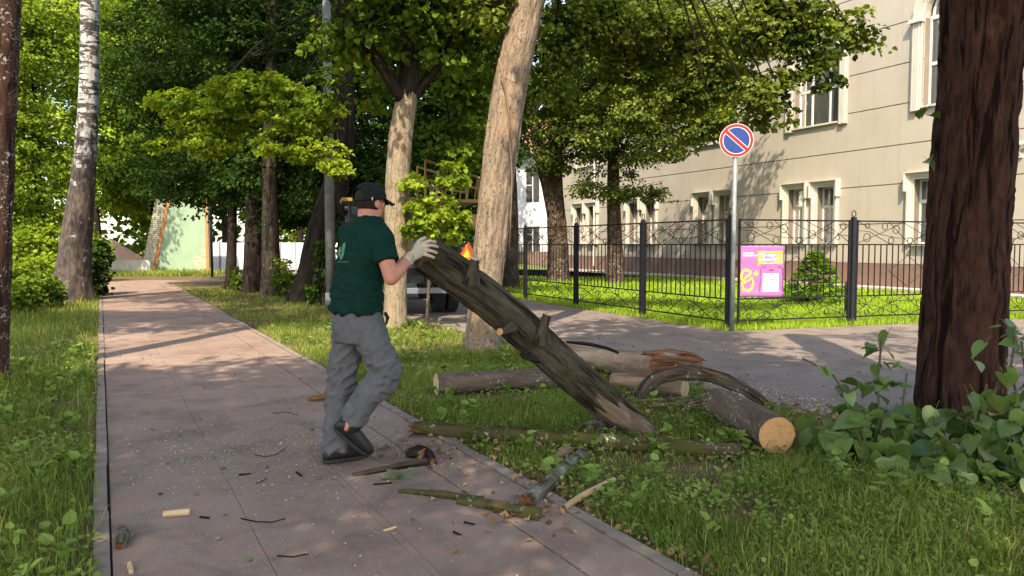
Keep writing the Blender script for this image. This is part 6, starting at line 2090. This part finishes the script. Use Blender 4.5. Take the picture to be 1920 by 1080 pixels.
print_strip([(646, 648, 455), (643, 648, 459), (642, 648, 464), (641, 646, 469), (641, 643, 473)], M['logo'])
print_strip([(638, 639, 462), (636, 640, 466), (635, 640, 472), (635, 638, 478), (636, 637, 482)], M['logo'])
print_strip([(645, 646, 470), (642, 646, 474), (639, 645, 478), (638, 643, 483), (638, 640, 487)], M['logo'])
print_strip([(634, 654, 490), (634, 654, 492)], M['logo_grey'])
# ------------------------------------------------------------------ grass, weeds and litter
def blades(name, xy, h, w, lean, seed, mat, parent=None, tint_bias=0.0):
    rg = np.random.default_rng(seed)
    n = len(xy)
    a = rg.uniform(0, 2 * np.pi, n)
    d = np.stack([np.cos(a), np.sin(a), np.zeros(n)], -1); s = np.stack([-np.sin(a), np.cos(a), np.zeros(n)], -1)
    base = np.concatenate([xy, np.zeros((n, 1))], 1)
    ln = lean * rg.random(n) * h
    up = np.array([0, 0, 1.0])
    mid = base + d * (ln * .35)[:, None] + up * (h * .55)[:, None]
    tip = base + d * ln[:, None] + up * (h * (1 - .25 * rg.random(n)))[:, None]
    ww = (w * rg.uniform(.6, 1.3, n))[:, None]
    v = np.stack([base - s * ww * .5, base + s * ww * .5, mid + s * ww * .42, mid - s * ww * .42, tip], 1)
    b = (np.arange(n) * 5)[:, None]
    fq = b + np.array([[0, 1, 2, 3]]); ft = b + np.array([[3, 2, 4]])
    pn = fbm(np.concatenate([xy * 1.3, np.zeros((n, 1))], 1), 3)
    tint = np.clip(.36 + tint_bias + (pn - .5) * 1.0 + rg.normal(0, .20, n), 0, .78)
    tint = np.where(rg.random(n) < .05, rg.uniform(.85, 1, n), tint)
    return link(name, np_mesh(name, v.reshape(-1, 3), [fq, ft], False, {'tint': np.repeat(tint, 5)}), parent, mat)


def in_view(xy, top=True):
    x, y = xy[:, 0], xy[:, 1]
    return (y > 2.5) & (np.abs(x) < y * .70 + .25)


def sample(n, x0, x1, y0, y1, rg):
    return np.stack([rg.uniform(x0, x1, n), rg.uniform(y0, y1, n)], -1)


def aof(xy): return xy[:, 0] * PQ.x + xy[:, 1] * PQ.y
def sof(xy): return xy[:, 0] * PD.x + xy[:, 1] * PD.y


rg = np.random.default_rng(77)


def thin(xy, near, k, lo):
    """density falls with distance"""
    d = xy[:, 1]
    return xy[rg.random(len(xy)) < np.clip((near / np.maximum(d, near)) ** k, lo, 1)]


# right verge between path and road
a = rg.uniform(A_R - .02, A_ROAD + .05, 460000); s = rg.uniform(0.5, 27, 460000)
xy = np.stack([PD.x * s + PQ.x * a, PD.y * s + PQ.y * a], -1)
xy = xy[in_view(xy)]
xy = thin(xy, 5.0, 1.6, .05)
edge = np.minimum(aof(xy) - A_R, A_ROAD - aof(xy))
pn = fbm(np.concatenate([xy * 1.7, np.zeros((len(xy), 1))], 1), 3)
bare = (xy[:, 0] - 4.3) ** 2 / 1.2 + (xy[:, 1] - 4.6) ** 2 / 1.5            # trodden soil under the right tree
keep = rg.random(len(xy)) < np.clip((pn - .30) * 4.2, .10, 1) * np.clip(.25 + edge / .22, 0, 1) * np.clip(.12 + bare * .45, 0, 1)
far_dirt = (xy[:, 1] > 14.5) & (aof(xy) < A_R + 2.6)
keep &= ~(far_dirt & (rg.random(len(xy)) < .55))
xy = xy[keep]; pn = pn[keep]
h = rg.gamma(5, .0125, len(xy)) * (.5 + .9 * pn)


def seg_dist(xy, a, b):
    a = np.array([a.x, a.y]); b = np.array([b.x, b.y]); ab = b - a
    t = np.clip(((xy - a) @ ab) / (ab @ ab), 0, 1)
    return np.linalg.norm(xy - a - t[:, None] * ab, axis=1)


for (q0, q1) in ((gz(782, 803, .05), gz(1385, 846, .05)), (gz(818, 721, .1), gz(1075, 708, .1)), (gz(1345, 756, .1), gz(1457, 816, .1)), (gz(1060, 664, .1), gz(1284, 729, .1)), (gz(987, 942, .03), gz(1092, 850, .03)), (gz(1150, 810, 0), gz(1240, 820, 0)), (gz(1057, 952, 0), gz(1152, 899, 0)), (gz(1060, 965, 0), gz(1165, 915, 0)), (gz(1160, 745, 0), gz(1400, 750, 0))):
    h *= np.clip(.30 + seg_dist(xy - np.array([0, .0]), q0, q1) / .45, .3, 1)
o = blades('verge_grass', xy, h,   .0045 + .0006 * np.maximum(xy[:, 1] - 5, 0), 1.5, 1, M['grass']); tag(o, 'rough green grass on the verge between path and road', 'grass', kind='stuff')
# left verge
a = rg.uniform(A_L - 5.5, A_L - .03, 400000); s = rg.uniform(1, 32, 400000)
xy = np.stack([PD.x * s + PQ.x * a, PD.y * s + PQ.y * a], -1)
xy = xy[in_view(xy)]; xy = thin(xy, 5.0, 1.5, .05)
e = A_L - .1 - aof(xy)
pn = fbm(np.concatenate([xy * 1.5 + 9, np.zeros((len(xy), 1))], 1), 3)
xy = xy[rg.random(len(xy)) < np.clip((pn - .22) * 4.0, .1, 1) * np.clip(.15 + (e + .04) / .14, 0, 1)]
h = rg.gamma(5, .020, len(xy))
o = blades('left_grass', xy, h, .0048 + .0006 * np.maximum(xy[:, 1] - 5, 0), 1.3, 2, M['grass'], None, .04); tag(o, 'long green grass on the left verge of the path', 'grass', kind='stuff')
# lawn in the yard, and the strip in front of the fence
N = 420000
xy = sample(N, -3, 17, 12.5, 33, rg)
rel = xy - np.array([FC.x, FC.y])
sl = rel[:, 0] * FN_L.x + rel[:, 1] * FN_L.y; sr_ = rel[:, 0] * FN_R.x + rel[:, 1] * FN_R.y
fo2 = xy - np.array([FAC_O.x, FAC_O.y]); so_ = fo2[:, 0] * FAC_N.x + fo2[:, 1] * FAC_N.y
ins = (sl < .26) & (sr_ < .34) & (so_ > .8) & in_view(xy)
xy = xy[ins]; xy = thin(xy, 13, 2.0, .08)
o = blades('lawn_grass', xy, rg.gamma(6, .0125, len(xy)), .011 + .0007 * np.maximum(xy[:, 1] - 13, 0), .8, 3, M['grass_lawn'], None, .12); tag(o, 'sunlit mown grass of the yard behind the fence', 'grass', kind='stuff')
# far strip before the mint wall
xy = sample(9000, P(150, 500, 36).x, P(410, 500, 36).x, 34.0, 37, rg)
o = blades('far_grass', xy, rg.gamma(6, .03, len(xy)), np.full(len(xy), .03), .8, 4, M['grass'], None, .15); tag(o, 'strip of grass in front of the mint wall', 'grass', kind='stuff')


# broad-leaved weeds
M['leaf_weed'] = leaf_mat('leaf_weed', (0.055, 0.105, 0.02), (0.22, 0.30, 0.075), .35)
def weeds(name, label, xy, size, seed, mat, hmax=.12):
    rg = np.random.default_rng(seed)
    per = 6
    own = np.repeat(np.arange(len(xy)), per)
    a = rg.uniform(0, 2 * np.pi, len(own)); el = rg.uniform(.1, .9, len(own))
    d = np.stack([np.cos(a), np.sin(a), el], -1)
    pos = np.concatenate([xy[own], rg.uniform(.005, hmax, (len(own), 1))], 1) + d * .015
    nor = np.stack([-np.cos(a) * el, -np.sin(a) * el, np.ones(len(own))], -1) + rg.normal(0, .25, (len(own), 3))
    ti = np.clip(rg.normal(.5, .2, len(xy))[own] + rg.normal(0, .1, len(own)), 0, 1)
    o = link(name, leaves_mesh(name, pos, nor, d, size * rg.uniform(.5, 1.3, len(own)), ti, 'hex', .3), None, mat)
    return tag(o, label, 'weeds', kind='stuff')


a = rg.uniform(A_R + .1, A_ROAD - .05, 1100); s = rg.uniform(1.0, 13, 1100)
xy = np.stack([PD.x * s + PQ.x * a, PD.y * s + PQ.y * a], -1); xy = xy[in_view(xy)]
xy = xy[fbm(np.concatenate([xy * 2.1 + 4, np.zeros((len(xy), 1))], 1), 2) > .48]
weeds('verge_weeds', 'broad-leaved weeds among the grass of the right verge', xy[rg.random(len(xy)) < .6], .06, 8, M['leaf_weed'])
a = rg.uniform(A_L - 2.2, A_L - .15, 800); s = rg.uniform(2, 12, 800)
xy = np.stack([PD.x * s + PQ.x * a, PD.y * s + PQ.y * a], -1); xy = xy[in_view(xy)]
xy = xy[fbm(np.concatenate([xy * 2.1 + 14, np.zeros((len(xy), 1))], 1), 2) > .50]
weeds('left_weeds', 'broad-leaved weeds among the grass of the left verge', xy, .06, 9, M['leaf_weed'])


# small leaves of clover and plantain through the grass
def herb(name, label, xy, hmax, size, seed):
    rg = np.random.default_rng(seed)
    n = len(xy); a = rg.uniform(0, 2 * np.pi, n)
    pos = np.concatenate([xy, hmax * rg.random((n, 1)) ** .8 + .008], 1)
    nor = np.stack([rg.normal(0, .6, n), rg.normal(-.15, .6, n), np.ones(n)], -1)
    pn = fbm(np.concatenate([xy * 2.2, np.zeros((n, 1))], 1), 2)
    ti = np.clip(.45 + (pn - .5) * 1.2 + rg.normal(0, .2, n), 0, 1)
    o = link(name, leaves_mesh(name, pos, nor, np.stack([np.cos(a), np.sin(a), rg.normal(0, .5, n)], -1), size * rg.uniform(.5, 1.6, n), ti, 'hex', .3), None, M['leaf_weed'])
    return tag(o, label, 'weeds', kind='stuff')


def along(a0, a1, s0, s1, n):
    a = rg.uniform(a0, a1, n); s = rg.uniform(s0, s1, n)
    return np.stack([PD.x * s + PQ.x * a, PD.y * s + PQ.y * a], -1)


xy = along(A_R + .03, A_ROAD, .8, 9, 60000); xy = xy[in_view(xy)]; xy = thin(xy, 4.0, 1.2, .1)
pn = fbm(np.concatenate([xy * 1.9 + 31, np.zeros((len(xy), 1))], 1), 3); xy = xy[rg.random(len(xy)) < np.clip((pn - .42) * 4, .04, .8)]
herb('verge_herbs', 'small-leaved clover and herbs in the right verge', xy, .05, .019, 21)
xy = along(A_L - 3.0, A_L - .06, 1.5, 10, 50000); xy = xy[in_view(xy)]; xy = thin(xy, 4.0, 1.2, .1)
pn = fbm(np.concatenate([xy * 1.9 + 51, np.zeros((len(xy), 1))], 1), 3); xy = xy[rg.random(len(xy)) < np.clip((pn - .43) * 4, .04, .8)]
herb('left_herbs', 'small-leaved clover and herbs in the left verge', xy, .07, .021, 22)


# leaf litter and sawdust
def litter(name, label, xy, z, size, seed, mat, shape='hex', flatn=.25):
    rg = np.random.default_rng(seed)
    n = len(xy)
    a = rg.uniform(0, 2 * np.pi, n)
    pos = np.concatenate([xy, np.full((n, 1), z) + rg.uniform(0, .004, (n, 1))], 1)
    nor = np.stack([rg.normal(0, flatn, n), rg.normal(0, flatn, n), np.ones(n)], -1)
    o = link(name, leaves_mesh(name, pos, nor, np.stack([np.cos(a), np.sin(a), np.zeros(n)], -1), size * rg.uniform(.5, 1.4, n), np.clip(rg.normal(.5, .25, n), 0, 1), shape, .5), None, mat)
    return tag(o, label, 'litter', kind='stuff')


def along(a0, a1, s0, s1, n):
    a = rg.uniform(a0, a1, n); s = rg.uniform(s0, s1, n)
    return np.stack([PD.x * s + PQ.x * a, PD.y * s + PQ.y * a], -1)


ZP = .0165
# sawdust: a drift before the man, thinner elsewhere
c0 = G(470, 850); c1 = G(760, 830)
p1 = np.stack([rg.normal(c0.x, .55, 900), rg.normal(c0.y, .55, 900)], -1)
p2 = np.stack([rg.normal(c1.x, .45, 600), rg.normal(c1.y, .5, 600)], -1)
p3 = along(A_L + .05, A_R - .05, 2.5, 12, 900)
sd = np.concatenate([p1, p2, p3]); aa = aof(sd); sd = sd[(aa > A_L + .02) & (aa < A_R - .08)]
litter('sawdust', 'pale sawdust flecks scattered over the path', sd, ZP, .0105, 12, M['sawdust'], 'diamond')
rp = np.stack([rg.normal(0, 1, 5000), rg.normal(0, 1, 5000)], -1)
e0 = S(4.4, A_ROAD + .35); 
rp = along(A_ROAD - .1, A_ROAD + .9, 2.5, 8.0, 5200); rp = rp[rg.random(len(rp)) < np.exp(-((aof(rp) - A_ROAD - .25) / .35) ** 2)]
litter('road_sawdust', 'pale sawdust along the near edge of the road', rp, .006, .018, 13, M['sawdust'], 'diamond')
litter('dry_leaves', 'dry brown leaves and bark scraps along the path edge', np.concatenate([along(A_R - .02, A_R + .28, 1.5, 9, 520), along(A_R + .1, A_ROAD, 12, 24, 900), along(A_R + .02, A_ROAD, 1, 9, 2600)]), .010, .034, 14, M['dry_leaf'], 'hex', .5)
bp = np.stack([rg.normal(4.0, .9, 420), rg.normal(4.2, .8, 420)], -1); bp = bp[aof(bp) > A_R + .3]
litter('soil_leaves', 'dry leaves lying on the bare soil at the lower right', bp, .012, .05, 15, M['dry_leaf'], 'hex', .4)
litter('path_leaves', 'small dry leaf scraps lying on the path', along(A_L + .1, A_R - .1, 2.5, 11, 60), ZP, .028, 16, M['dry_leaf'], 'hex', .3)
litter('path_green_leaves', 'small green leaf scraps lying on the path', along(A_L + .1, A_R - .1, 2.5, 9, 22), ZP, .035, 17, M['green_scrap'], 'hex', .3)
litter('road_leaves', 'scraps of bark and leaves on the road', along(A_ROAD + .2, A_ROAD + 3.5, 5, 12, 140), .006, .035, 18, M['dry_leaf'], 'hex', .3)

ch = np.concatenate([np.stack([rg.normal(c.x, sx_, n_), rg.normal(c.y, sy_, n_)], -1) for c, sx_, sy_, n_ in ((G(1250, 770), .55, .4, 260), (G(1120, 850), .6, .25, 140), (G(1400, 790), .5, .4, 160), (G(800, 850), .25, .25, 60), (G(1000, 960), .3, .3, 70))])
ch = ch[aof(ch) > A_L + .1]
litter('wood_chips', 'splinters and bark chips scattered around the logs', ch, .022, .05, 19, M['dry_leaf'], 'diamond', .6)
